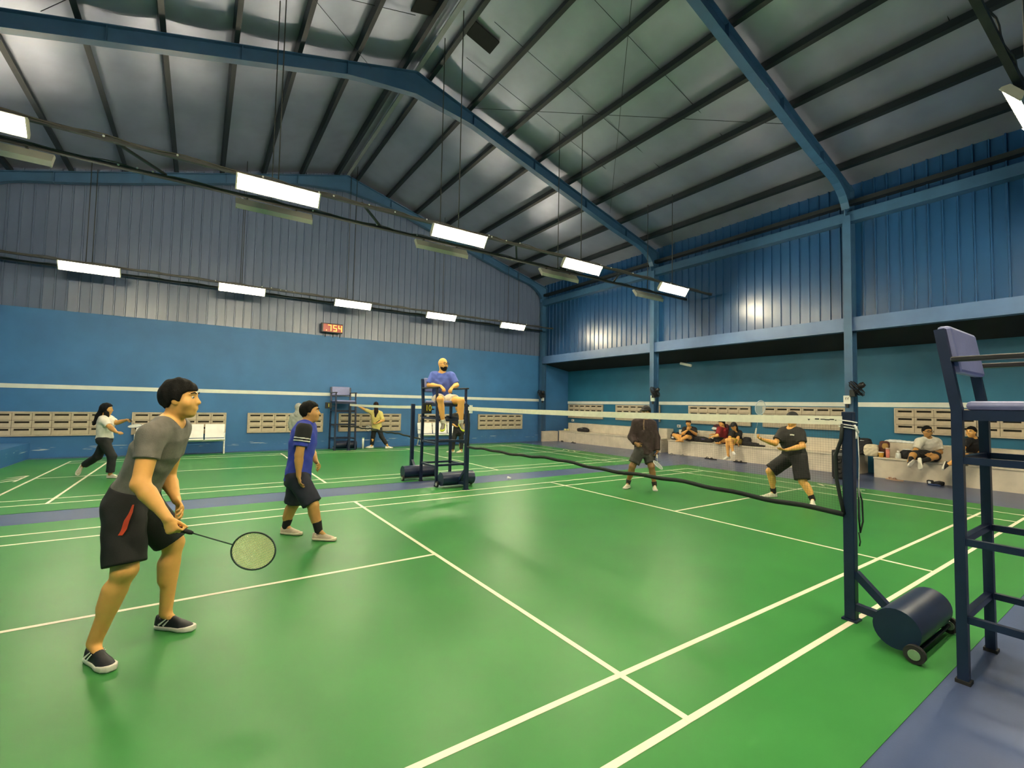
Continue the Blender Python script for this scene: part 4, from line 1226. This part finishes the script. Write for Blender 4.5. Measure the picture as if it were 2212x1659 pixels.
# ---- lunging player in black
figure('player in black T-shirt and cap lunging with raised racket', dict(
    head=(1711, 906, .0), neck=(1708, 926, .02), pelvis=(1716, 984, .02), shA=(1692, 933, .10), shB=(1727, 935, -.10),
    elA=(1674, 958, .02), wrA=(1645, 949, -.08), hdA=(1632, 942, -.1), elB=(1734, 964, -.22), wrB=(1698, 972, -.30), hdB=(1683, 971, -.32),
    hipA=(1706, 988, .10), hipB=(1726, 990, -.08), knA=(1663, 1018, .18), anA=(1671, 1060, .25), toeA=(1641, 1069, .18),
    knB=(1734, 1040, -.22), anB=(1755, 1076, -.36), toeB=(1756, 1090, -.56)),
    8.16, .99, (-.86, -.45, -.05), SKIN, .011, fat=1.08,
    hands={'A': dict(n=(0, -.4, .8), curl=.75, side=-1), 'B': dict(n=(.2, .2, .9), curl=.35, side=1)},
    hat=dict(c=(.008, .008, .008), brim=.10), hair=dict(c=BLACKH, cut=SHORTH),
    shirt=dict(m='charcoal_tee', c=(.022, .021, .018), sleeve=.72, sr=.085, hem=-.12, inf=.026, fold=.006),
    bottom=dict(m='black_wide_shorts', c=(.009, .009, .009), len=.93, r=(.118, .125), waist=.05, inf=.026),
    shoes=dict(m='white_court_shoe', c=(.74, .69, .55), sc=(.70, .62, .45)), socks=dict(m='black_ankle_sock', c=(.01, .01, .01), h=.16),
    extra=cloth_mark(((1706, 939), (1711, 939), (1715, 940)), 7.4, .022, mat('white_print', (.75, .72, .64), .6), 'chest_print'))
racket(at(1630, 946, 8.06), at(1643, 876, 8.05), -CF * .95 + CR * .25, 'raised pale racket of the lunging player in black',
       mat('blue_white_frame', (.45, .52, .60), .4), mat('pale_string', (.6, .62, .6), .5), mat('white_grip', (.75, .72, .62), .8))

# ---- umpire
figure('bald bearded umpire in blue T-shirt and cream shorts, seated high', dict(
    head=(957, 787, .0), neck=(955, 807, .02), pelvis=(955, 862, .04), shA=(937, 811, .0), shB=(975, 812, .0),
    elA=(927, 832, -.06), wrA=(952, 834, -.24), hdA=(960, 842, -.28), elB=(986, 832, -.06), wrB=(978, 836, -.26), hdB=(972, 844, -.30),
    hipA=(947, 863, -.02), hipB=(968, 864, -.02), knA=(951, 863, -.45), anA=(957, 912, -.42), toeA=(956, 926, -.52),
    knB=(996, 866, -.42), anB=(996, 912, -.40), toeB=(1001, 927, -.50)),
    9.42, 1.02, (.72, -.69, -.03), SKIN, .011, tfront=(.2, -1), fat=1.16, head_r=1.05,
    hands={'A': dict(n=(.2, .2, -1), curl=.6, side=1), 'B': dict(n=(-.2, .2, -1), curl=.6, side=-1)}, beard=(.015, .011, .009), glasses=True,
    shirt=dict(m='periwinkle_tee', c=(.085, .13, .46), sleeve=.85, sr=.082, hem=-.02, inf=.016, fold=.008),
    bottom=dict(m='cream_shorts', c=(.74, .66, .50), len=.55, r=(.105, .112), waist=.06),
    shoes=dict(m='grey_neon_shoe', c=(.14, .13, .10), sc=(.65, .72, .03), sm='neon_sole', ground=False), socks=dict(m='white_sock', c=(.65, .6, .5), h=.12))

# ---- far court players
LONGH = [(-.14, -.10), (-.05, -.09), (-.012, -.05), (.012, -.05), (.03, .035), (.055, .060), (.12, .075)]
figure('woman in white top with long black hair running at the left', dict(
    head=(231, 884, .0), neck=(229, 901, .0), pelvis=(226, 947, .0), shA=(222, 906, -.12), shB=(236, 905, .12),
    elA=(240, 925, -.2), wrA=(252, 934, -.3), hdA=(258, 934, -.32), elB=(253, 913, .12), wrB=(274, 907, .05), hdB=(283, 906, .0),
    hipA=(222, 950, -.08), hipB=(230, 950, .08), knA=(242, 986, .0), anA=(238, 1024, .0), toeA=(250, 1036, .0),
    knB=(211, 986, .1), anB=(180, 1006, .18), toeB=(171, 1017, .14)),
    9.1, .90, (.85, .45, -.1), SKIN2, .012, tfront=(1, .4), eyes=False,
    hands={'A': dict(n=(0, .3, -1), curl=.6), 'B': dict(n=(0, -.3, -1), curl=.8)},
    hair=dict(c=(.006, .006, .008), vol=1.1, cut=LONGH, locks=[((-.07, 0, 0), (-.13, .02, -.16), .06, .055), ((-.13, .02, -.16), (-.19, .02, -.34), .055, .03), ((.02, -.07, -.08), (.03, -.06, -.2), .045, .05)]),
    shirt=dict(m='white_top', c=(.66, .62, .56), sleeve=.7, sr=.072, hem=.0, inf=.025, fold=.006),
    bottom=dict(m='black_trousers', c=(.010, .011, .013), len=1.9, r=(.108, .095), r3=.075, waist=.06, name='trousers'),
    shoes=dict(m='pale_trainer', c=(.5, .45, .34), lift='B'))
racket(at(281, 906, 9.1), at(296, 926, 8.6), CR * .3 - CF * .5 + np.array([0, 0, .8]), 'dark racket swung by the woman at the left',
       mat('grey_blue_frame', (.12, .14, .2), .4), mat('pale_string', (.6, .62, .6), .5), mat('black_grip', (.012, .012, .012), .8))

figure('woman in yellow shirt and black trousers reaching for the far net', dict(
    head=(812, 876, .0), neck=(812, 888, .0), pelvis=(814, 924, .0), shA=(803, 891, .0), shB=(822, 893, -.02),
    elA=(789, 885, .04), wrA=(775, 878, .05), hdA=(770, 875, .05), elB=(828, 908, -.1), wrB=(814, 914, -.2), hdB=(808, 916, -.22),
    hipA=(809, 925, .0), hipB=(819, 925, .0), knA=(806, 943, .02), anA=(803, 962, .0), toeA=(797, 967, -.02),
    knB=(824, 943, -.04), anB=(836, 961, -.05), toeB=(842, 966, .0)),
    16.2, .95, (-.45, .88, 0), SKIN, .014, tfront=(-.3, 1), eyes=False,
    hands={'A': dict(n=(0, 0, -1), curl=.3), 'B': dict(n=(0, 0, 1), curl=.8)},
    hair=dict(c=(.014, .008, .007), vol=1.08, cut=LONGH, locks=[((-.06, 0, -.02), (-.10, 0, -.22), .075, .075), ((-.10, 0, -.22), (-.12, .02, -.40), .075, .04)]),
    shirt=dict(m='yellow_shirt', c=(.66, .56, .17), sleeve=.95, sr=.070, hem=-.14, inf=.026, fold=.006),
    bottom=dict(m='black_trousers', c=(.010, .011, .013), len=1.92, r=(.104, .09), r3=.07, waist=.04, name='trousers'),
    shoes=dict(m='white_trainer', c=(.78, .76, .68)))
racket(at(820, 908, 15.95), at(800, 922, 15.6), CR * .3 - CF * .9, 'dark racket held behind by the woman in yellow',
       mat('black_frame', (.015, .015, .015), .4), mat('pale_string', (.6, .62, .6), .5), mat('black_grip', (.012, .012, .012), .8))

figure('person in grey head scarf and dark skirt behind the man in blue', dict(
    head=(646, 881, .0), neck=(644, 893, .0), pelvis=(643, 938, .0), shA=(633, 899, .0), shB=(656, 899, .0),
    elA=(628, 914, .0), wrA=(629, 932, -.05), hdA=(628, 939, -.08), elB=(660, 915, .0), wrB=(660, 932, .0), hdB=(660, 940, .0),
    hipA=(637, 938, .0), hipB=(650, 938, .0), knA=(637, 962, .0), anA=(635, 988, .0), toeA=(628, 992, -.05),
    knB=(650, 962, .0), anB=(651, 988, .0), toeB=(648, 992, -.1)),
    12.9, .93, (.3, .95, 0), SKIN, .014, tfront=(.3, 1), eyes=False,
    hands={'A': dict(n=(1, 0, 0), curl=.5), 'B': dict(n=(-1, 0, 0), curl=.5)},
    hair=dict(c=(.34, .34, .31), vol=1.12, cut=[(-.16, -.14), (.03, -.14), (.05, .03), (.12, .06)], locks=[((-.03, 0, -.08), (-.05, 0, -.20), .085, .11)]),
    shirt=dict(m='grey_tunic', c=(.30, .31, .28), sleeve=1.85, sr=.078, hem=.15, inf=.03, fold=.006),
    bottom=dict(m='black_long_skirt', c=(.014, .015, .018), len=1.85, r=(.118, .125), r3=.12, waist=.22, name='skirt', inf=.03),
    shoes=dict(m='dark_shoe', c=(.03, .03, .03)))

figure('player dressed in black behind the umpire chair, pale shoes', dict(
    head=(990, 880, .0), neck=(990, 893, .0), pelvis=(991, 931, .0), shA=(979, 899, .0), shB=(1002, 899, .0),
    elA=(977, 915, .0), wrA=(984, 921, -.15), hdA=(990, 923, -.2), elB=(1003, 916, .0), wrB=(1002, 931, .0), hdB=(1002, 938, .0),
    hipA=(985, 932, .0), hipB=(996, 932, .0), knA=(979, 953, -.05), anA=(978, 974, .0), toeA=(968, 979, -.05),
    knB=(997, 953, .0), anB=(996, 974, .0), toeB=(990, 979, -.1)),
    15.2, .96, (-.9, .3, 0), SKIN2, .014, eyes=False,
    hands={'A': dict(n=(0, 0, 1), curl=.7), 'B': dict(n=(-1, 0, 0), curl=.5)}, hair=dict(c=BLACKH, cut=SHORTH),
    shirt=dict(m='black_tee', c=(.012, .011, .012), sleeve=.9, sr=.080, hem=-.12, inf=.03),
    bottom=dict(m='black_trousers', c=(.010, .011, .013), len=1.8, r=(.104, .09), r3=.065, waist=.04, name='trousers'),
    shoes=dict(m='pale_yellow_trainer', c=(.74, .72, .45)))

# ---- people on the concrete bench
figure('man in black sitting cross-legged with a phone on the bench', dict(
    head=(1487, 914, .0), neck=(1489, 924, .1), pelvis=(1494, 945, .25), shA=(1479, 927, .05), shB=(1500, 928, .12),
    elA=(1475, 937, -.05), wrA=(1485, 929, -.2), hdA=(1488, 926, -.25), elB=(1503, 938, .0), wrB=(1490, 929, -.2), hdB=(1487, 927, -.25),
    hipA=(1489, 947, .1), hipB=(1500, 948, .2), knA=(1456, 940, -.02), anA=(1470, 952, -.1), toeA=(1460, 953, -.16),
    knB=(1484, 943, -.15), anB=(1466, 952, -.05), toeB=(1476, 954, -.1)),
    15.56, .97, (-.35, -.85, -.4), SKIN, .014, eyes=False,
    hands={'A': dict(n=(.3, 0, .8), curl=.8), 'B': dict(n=(-.3, 0, .8), curl=.8)}, hair=dict(c=(.04, .025, .015), cut=SHORTH),
    shirt=dict(m='black_tee', c=(.012, .011, .012), sleeve=.75, sr=.08, hem=-.10, inf=.03),
    bottom=dict(m='dark_shorts', c=(.02, .016, .018), len=.6, r=(.10, .095), waist=.06))
figure('woman in dark red shirt with black hair leaning over bags', dict(
    head=(1559, 914, .0), neck=(1561, 924, .05), pelvis=(1566, 950, .1), shA=(1554, 927, -.1), shB=(1567, 928, .15),
    elA=(1549, 941, -.2), wrA=(1540, 943, -.15), hdA=(1535, 944, -.12), elB=(1557, 942, .2), wrB=(1541, 938, .2), hdB=(1536, 938, .2),
    hipA=(1562, 951, .0), hipB=(1569, 952, .2), knA=(1546, 949, -.1), anA=(1553, 957, -.15), toeA=(1546, 957, -.2),
    knB=(1550, 950, .2), anB=(1556, 956, .1), toeB=(1549, 957, .05)),
    14.7, .95, (-.9, -.3, -.35), SKIN, .014, eyes=False,
    hands={'A': dict(n=(0, 0, -1), curl=.4), 'B': dict(n=(0, 0, -1), curl=.4)},
    hair=dict(c=BLACKH, vol=1.05, cut=LONGH, locks=[((-.07, 0, -.05), (-.09, 0, -.25), .05, .03)]),
    shirt=dict(m='dark_red_shirt', c=(.30, .012, .018), sleeve=.8, sr=.078, hem=-.12, inf=.026),
    bottom=dict(m='black_trousers', c=(.010, .011, .013), len=1.85, r=(.10, .085), r3=.06, waist=.04, name='trousers'))
figure('woman in black top and cap with crossed bare legs and white shoes', dict(
    head=(1585, 921, .0), neck=(1589, 932, .08), pelvis=(1593, 952, .2), shA=(1580, 935, .0), shB=(1597, 935, .12),
    elA=(1576, 946, -.1), wrA=(1580, 953, -.25), hdA=(1584, 956, -.3), elB=(1594, 947, -.1), wrB=(1591, 956, -.3), hdB=(1595, 960, -.32),
    hipA=(1587, 953, .1), hipB=(1597, 954, .1), knA=(1571, 951, -.36), anA=(1573, 985, -.36), toeA=(1563, 992, -.42),
    knB=(1577, 951, -.46), anB=(1583, 974, -.52), toeB=(1586, 981, -.66)),
    14.27, .95, (-.75, -.6, -.3), SKIN, .014, eyes=False,
    hands={'A': dict(n=(0, 0, -1), curl=.4), 'B': dict(n=(0, 0, -1), curl=.4)}, hat=dict(c=(.01, .01, .011)),
    hair=dict(c=BLACKH, vol=1.05, cut=LONGH, locks=[((-.07, .03, -.05), (-.11, .03, -.36), .06, .045)]),
    shirt=dict(m='black_tee', c=(.012, .011, .012), sleeve=.75, sr=.078, hem=-.12, inf=.026),
    bottom=dict(m='mustard_shorts', c=(.55, .38, .05), len=.75, r=(.10, .095), waist=.05),
    shoes=dict(m='white_trainer', c=(.78, .76, .68), ground=False))
figure('man in white T-shirt and glasses sitting on the bench', dict(
    head=(2003, 932, .0), neck=(2004, 946, .03), pelvis=(2009, 982, .12), shA=(1986, 954, .0), shB=(2024, 955, .05),
    elA=(1977, 974, -.05), wrA=(1992, 981, -.2), hdA=(2000, 983, -.24), elB=(2031, 977, -.05), wrB=(2012, 980, -.22), hdB=(2004, 980, -.26),
    hipA=(2001, 983, .02), hipB=(2018, 984, .02), knA=(1972, 983, -.28), anA=(1964, 997, -.47), toeA=(1956, 1006, -.57),
    knB=(2020, 987, -.30), anB=(1992, 997, -.47), toeB=(1989, 1010, -.55)),
    10.55, 1.0, (-.15, -.98, -.05), SKIN2, .012, fat=1.12,
    hands={'A': dict(n=(.3, 0, -.8), curl=.5), 'B': dict(n=(-.3, 0, -.8), curl=.5)}, glasses=True, hair=dict(c=BLACKH, cut=SHORTH),
    shirt=dict(m='white_tee', c=(.80, .75, .64), sleeve=.75, sr=.084, hem=-.08, inf=.028),
    bottom=dict(m='black_track_pants', c=(.010, .010, .011), len=.95, r=(.11, .10), waist=.04, name='shorts'),
    shoes=dict(m='black_white_trainer', c=(.018, .018, .022), ground=False), socks=dict(m='black_long_sock', c=(.012, .012, .012), h=.5))
figure('woman in black T-shirt with ponytail looking aside on the bench', dict(
    head=(2098, 933, .0), neck=(2103, 947, .03), pelvis=(2107, 986, .12), shA=(2087, 955, -.06), shB=(2118, 955, .1),
    elA=(2079, 970, -.15), wrA=(2078, 962, -.3), hdA=(2080, 958, -.34), elB=(2121, 975, .0), wrB=(2112, 985, -.2), hdB=(2106, 988, -.24),
    hipA=(2099, 987, .02), hipB=(2114, 988, .08), knA=(2078, 986, -.35), anA=(2050, 1003, -.42), toeA=(2042, 1014, -.5),
    knB=(2112, 990, -.36), anB=(2090, 1000, -.40), toeB=(2080, 1003, -.44)),
    9.92, .94, (-.93, -.3, -.05), SKIN, .012,
    hands={'A': dict(n=(0, .5, 0), curl=.9), 'B': dict(n=(0, 0, -1), curl=.5)},
    hair=dict(c=BLACKH, vol=1.0, cut=SHORTH, locks=[((-.10, 0, .0), (-.125, 0, -.12), .04, .025)]),
    shirt=dict(m='black_tee', c=(.012, .011, .012), sleeve=.7, sr=.076, hem=-.12, inf=.024),
    bottom=dict(m='tan_shorts', c=(.10, .075, .045), len=.5, r=(.10, .095), waist=.04),
    shoes=dict(m='black_trainer', c=(.014, .014, .016), ground=False))


# ------------------------------------------------------------------ things lying about
def lump(name, label, cat, base, prims, h, m, group=None, extra=()):
    """soft bag-like thing; prims = [(centre, radii, rotation about z)] relative to base; extra = [(part name, prims, material)]"""
    root = empty(name, base); tag(root, label, cat, group); b0 = np.array(base, float)
    def mk(pn, prs, mm):
        def fn(P):
            dd = None
            for c, r_, a in prs:
                ca, sa = math.cos(a), math.sin(a)
                q = (P - b0 - np.array(c)) @ np.array([[ca, sa, 0], [-sa, ca, 0], [0, 0, 1]]).T
                r_ = np.array(r_, float); k = (np.abs(q / r_) ** 3.2).sum(1) ** (1 / 3.2)
                e = (k - 1) * r_.min()
                dd = e if dd is None else smin(dd, e, .025)
            dd = dd + .004 * np.sin(P @ np.array([37., 29., 41.])) * np.sin(P @ np.array([-21., 33., 27.]))
            return np.maximum(dd, b0[2] - P[:, 2])
        pts = np.concatenate([[b0 + np.array(c) - max(r_), b0 + np.array(c) + max(r_)] for c, r_, a in prs])
        part(pn, fn, pts, .02, h, mm, root)
    mk('body', prims, m)
    for pn, prs, mm in extra: mk(pn, prs, mm)
    return root


def fab(n, c, r=.8): return mat(n, c, r, var=.15, scale=16, bump=.15, bscale=90)


SZ = .492
F_BLK = fab('black_nylon', (.012, .012, .014)); F_CRM = fab('cream_canvas', (.66, .58, .42)); F_BRN = fab('brown_leather', (.09, .03, .02)); F_WHT = fab('white_cloth', (.72, .74, .74)); F_GRY = fab('grey_cloth', (.16, .16, .16))
lump('backpack', 'black backpack with white tabs beside the cream tote', 'backpack', (9.975, 3.24, SZ), [((0, 0, .17), (.13, .16, .19), 0), ((.03, 0, .34), (.09, .13, .09), 0)], .014, F_BLK,
     extra=[('tab', [((-.10, .02, .37), (.015, .05, .014), .2)], F_WHT), ('pocket', [((-.13, 0, .13), (.03, .12, .11), 0)], F_BLK), ('strap', [((-.05, .10, .40), (.02, .02, .06), 0)], F_BLK)])
lump('tote_bag', 'cream canvas tote slumped on the bench', 'bag', (9.765, 3.04, SZ), [((0, 0, .13), (.09, .15, .14), .1), ((.01, -.02, .24), (.06, .12, .06), .1)], .013, F_CRM, extra=[('seam', [((-.085, 0, .19), (.012, .11, .008), .1)], F_GRY)])
lump('shoulder_bag', 'dark brown shoulder bag right of the cream tote', 'bag', (9.92, 2.84, SZ), [((0, 0, .15), (.11, .11, .16), 0), ((0, -.03, .30), (.08, .10, .09), 0)], .014, F_BRN, extra=[('flap', [((-.09, -.07, .27), (.04, .06, .07), 0)], fab('tan_leather', (.45, .27, .08)))])
def cup(x, y, z0, r0, r1, hh, m, name, label, cat, lid=None):
    c = empty(name, (x, y, z0)); tag(c, label, cat)
    MB().tube([(0, 0, 0), (0, 0, .01), (0, 0, hh)], [r0 * .95, r0, r1], 16).build('body', m, c)
    if lid: MB().tube([(0, 0, hh - .002), (0, 0, hh + lid[1]), (0, 0, hh + lid[1] + .006)], [lid[0], lid[0], lid[0] * .8], 16).build('lid', lid[2], c)
    return c


cup(9.74, 2.83, SZ, .045, .055, .11, fab('orange_cup', (.62, .33, .03), .5), 'drink_cup', 'orange drink cup in front of the brown bag', 'cup', (.057, .012, M_WHITE))
cup(9.75, 2.70, SZ, .036, .040, .20, fab('pink_tumbler', (.62, .20, .15), .4), 'tumbler', 'tall pink tumbler on the bench', 'tumbler', (.042, .03, fab('pale_pink_lid', (.7, .5, .4), .5)))
cup(9.76, 2.50, SZ, .055, .045, .13, fab('clear_white_bottle', (.62, .64, .62), .4), 'water_bottle', 'squat white water bottle left of the man in white', 'bottle', (.025, .05, M_WHITE))
lump('gym_bag', 'small black and white gym bag beside the man in white', 'bag', (9.88, 2.36, SZ), [((0, 0, .10), (.11, .13, .11), 0)], .013, F_BLK, extra=[('handle', [((-.03, 0, .22), (.02, .09, .015), 0)], F_WHT), ('patch', [((-.11, -.07, .14), (.012, .03, .025), 0)], F_WHT)])
lump('towel', 'crumpled white towel on the step behind the bags', 'towel', (10.30, 2.55, .842), [((0, 0, .02), (.10, .35, .035), 0), ((0, .15, .04), (.08, .14, .03), .2)], .014, F_WHT)
lump('dark_glove', 'small dark glove lying alone on the bench at the right', 'glove', (9.78, .80, SZ), [((0, 0, .02), (.04, .13, .025), 0), ((0, -.07, .03), (.05, .04, .03), .4), ((-.01, -.16, .015), (.015, .06, .012), .2)], .010, F_BLK)
lump('duffel_bag', 'black duffel bag alone on the empty bench', 'bag', (9.93, 13.6, SZ), [((0, 0, .08), (.12, .34, .09), 0), ((0, -.05, .15), (.09, .18, .05), 0)], .016, F_BLK, extra=[('flap', [((-.08, .02, .16), (.04, .10, .03), 0)], F_GRY)])
lump('folded_cloth', 'little pale yellow cloth near the corner of the empty bench', 'cloth', (9.85, 14.7, SZ), [((0, 0, .04), (.05, .07, .05), 0), ((0, -.2, .05), (.05, .05, .05), .3)], .014, fab('pale_yellow_cloth', (.62, .58, .3)))
lump('knapsack', 'black knapsack with white badge left of the seated man in black', 'bag', (9.85, 8.78, SZ), [((0, 0, .11), (.12, .17, .12), 0), ((0, .10, .22), (.04, .04, .06), .2), ((0, -.08, .22), (.04, .04, .06), -.2)], .014, F_BLK, extra=[('badge', [((-.12, .04, .08), (.012, .05, .03), 0)], F_WHT)])
lump('racket_bag', 'long black racket bag in front of the woman in red', 'bag', (9.80, 7.68, SZ), [((0, 0, .07), (.10, .36, .08), 0), ((0, .1, .13), (.07, .2, .05), 0)], .015, F_BLK, extra=[('stripe', [((-.09, -.05, .10), (.014, .10, .02), 0)], fab('violet_trim', (.10, .08, .22)))])
lump('maroon_bag', 'maroon bag between the man in black and the woman in red', 'bag', (10.30, 7.35, .842), [((0, 0, .12), (.13, .26, .13), 0), ((0, -.1, .2), (.1, .14, .07), 0)], .015, fab('maroon_nylon', (.06, .014, .022)), extra=[('cloth', [((-.10, .14, .10), (.05, .12, .05), .2)], F_WHT)])
lump('dropped_jacket', 'black jacket dropped on the bench beside the capped woman', 'jacket', (9.86, 6.12, SZ), [((0, 0, .05), (.13, .24, .06), 0), ((.02, .12, .14), (.10, .12, .12), 0), ((-.02, -.28, .025), (.05, .16, .03), .1)], .015, F_BLK)


def sandal(x, y, a, m, ms, label, group='slippers on the floor by the benches', z=0.0):
    c = empty('slipper', (x, y, z), a); tag(c, label, 'slipper', group)
    n = 18
    out = []
    for i in range(n):
        t = 2 * math.pi * i / n; xx = .13 * math.cos(t); out.append((xx, .045 * math.sin(t) * (1 + .25 * math.cos(t))))
    MB().prism(out, .001, .026, 'z').build('sole', m, c)
    MB().tube([(.02, -.048, .02), (.04, -.03, .055), (.07, 0, .045), (.04, .03, .055), (.02, .048, .02)], .010, 6).build('strap', ms, c)
    return c


for k, (x, y, a, lab) in enumerate(((9.47, 2.55, 1.3, 'pale pink slipper on the floor below the white water bottle'), (9.42, 2.44, 1.5, 'second pale pink slipper below the white water bottle'))):
    sandal(x, y, a, fab('pink_foam', (.62, .42, .28), .7), fab('pink_strap', (.55, .30, .2), .6), lab)
for (x, y, a, lab) in ((9.40, 7.25, 1.4, 'black slipper on the floor below the woman in red'), (9.35, 7.05, 1.7, 'other black slipper on the floor below the woman in red'), (9.42, 6.28, 1.6, 'black slipper on the floor right of the capped woman'), (9.40, 6.12, 1.8, 'other black slipper right of the capped woman'),
                       (9.5, 14.5, 1.2, 'dark slipper at the far end of the empty bench'), (9.5, 13.75, 1.8, 'dark slipper below the duffel bag')):
    sandal(x, y, a, F_BLK, M_RUB, lab)
for (x, y, a, lab) in ((9.35, 8.55, 1.5, 'grey slipper on the floor below the cross-legged man'), (9.35, 8.1, 1.7, 'other grey slipper below the cross-legged man')):
    sandal(x, y, a, F_GRY, F_GRY, lab)
lump('shoe_pair', 'black and blue shoes on the floor below the man in white', 'shoes', (9.45, 1.78, 0), [((0, .07, .045), (.12, .06, .05), .3), ((-.02, -.09, .045), (.12, .06, .05), -.2)], .012, F_BLK, extra=[('trim', [((-.09, .06, .05), (.04, .03, .03), 0), ((-.10, -.1, .05), (.03, .02, .02), 0)], F_WHT), ('blue_lining', [((-.14, -.04, .02), (.06, .10, .02), .3)], fab('navy_lining', (.02, .04, .12)))])

sp = empty('portable_speaker', (8.46, 3.22, 0)); tag(sp, 'tall black portable speaker standing at the nearer column', 'speaker')
MB().box(-.13, .13, -.14, .14, .03, .68).build('cabinet', M_BLK, sp, bevel=.025)
for z, r_ in ((.22, .10), (.44, .075)): MB().tube([(-.131, 0, z), (-.140, 0, z), (-.134, 0, z)], [r_, r_ * .9, r_ * .3], 20).build('cone', M_RUB, sp)
MB().tube([(-.13, .03, .30), (-.145, .03, .30)], .032, 14).build('knob', M_CHROME, sp)
MB().box(-.134, -.129, -.10, .10, .55, .62).build('panel', F_GRY, sp)
MB().tube([(0, -.09, .67), (0, -.09, .72), (0, .09, .72), (0, .09, .67)], .012, 8).build('handle', M_BLK, sp)
for sy in (-1, 1): MB().tube([(.08, sy * .12, .04), (.08, sy * .15, .04)], .04, 14).build('wheel', M_RUB, sp)
MB().box(-.10, -.06, -.12, .12, .0, .032).build('foot', M_RUB, sp)

sh = empty('shuttlecock', (1.465, 6.72, .004)); tag(sh, 'white shuttlecock lying on the blue strip between the courts', 'shuttlecock'); sh.rotation_euler = (1.25, 0, .6)
MB().ball((0, .03, .0), .014, 10, 6).build('cork', M_WHITE, sh)
for i in range(16):
    a = 2 * math.pi * i / 16; c_, s_ = math.cos(a), math.sin(a)
    MB().bar((.012 * c_, .03, .012 * s_), (.033 * c_, .095, .033 * s_), .010, .0015, up=(c_, 0, s_)).build('feather', M_WHITE, sh)
sh.location.z = .036; sh.rotation_euler = (0, 0, .6)
tbx = empty('shuttle_tube', (.62, 14.62, .004)); tag(tbx, 'white shuttlecock tube standing by the far drum', 'tube')
MB().tube([(0, 0, 0), (0, 0, .36)], .036, 16).build('body', M_WHITE, tbx); MB().tube([(0, 0, .355), (0, 0, .385)], .038, 16).build('cap', fab('green_cap', (.3, .5, .4), .5), tbx)
for y_, lab in ((14.9, 'small white wall socket by the far corner of the bench'), (9.1, 'small white wall socket beside the middle column')):
    so_ = empty('wall_socket', (XR - .03, y_ if y_ > 10 else 9.1, .95)); tag(so_, lab, 'socket', 'white sockets by the benches')
    MB().box(-.02, .03, -.07, .07, -.05, .05).build('cover', M_WHITE, so_, bevel=.006); MB().box(-.024, -.02, -.03, .03, -.02, .02).build('outlet', F_GRY, so_)
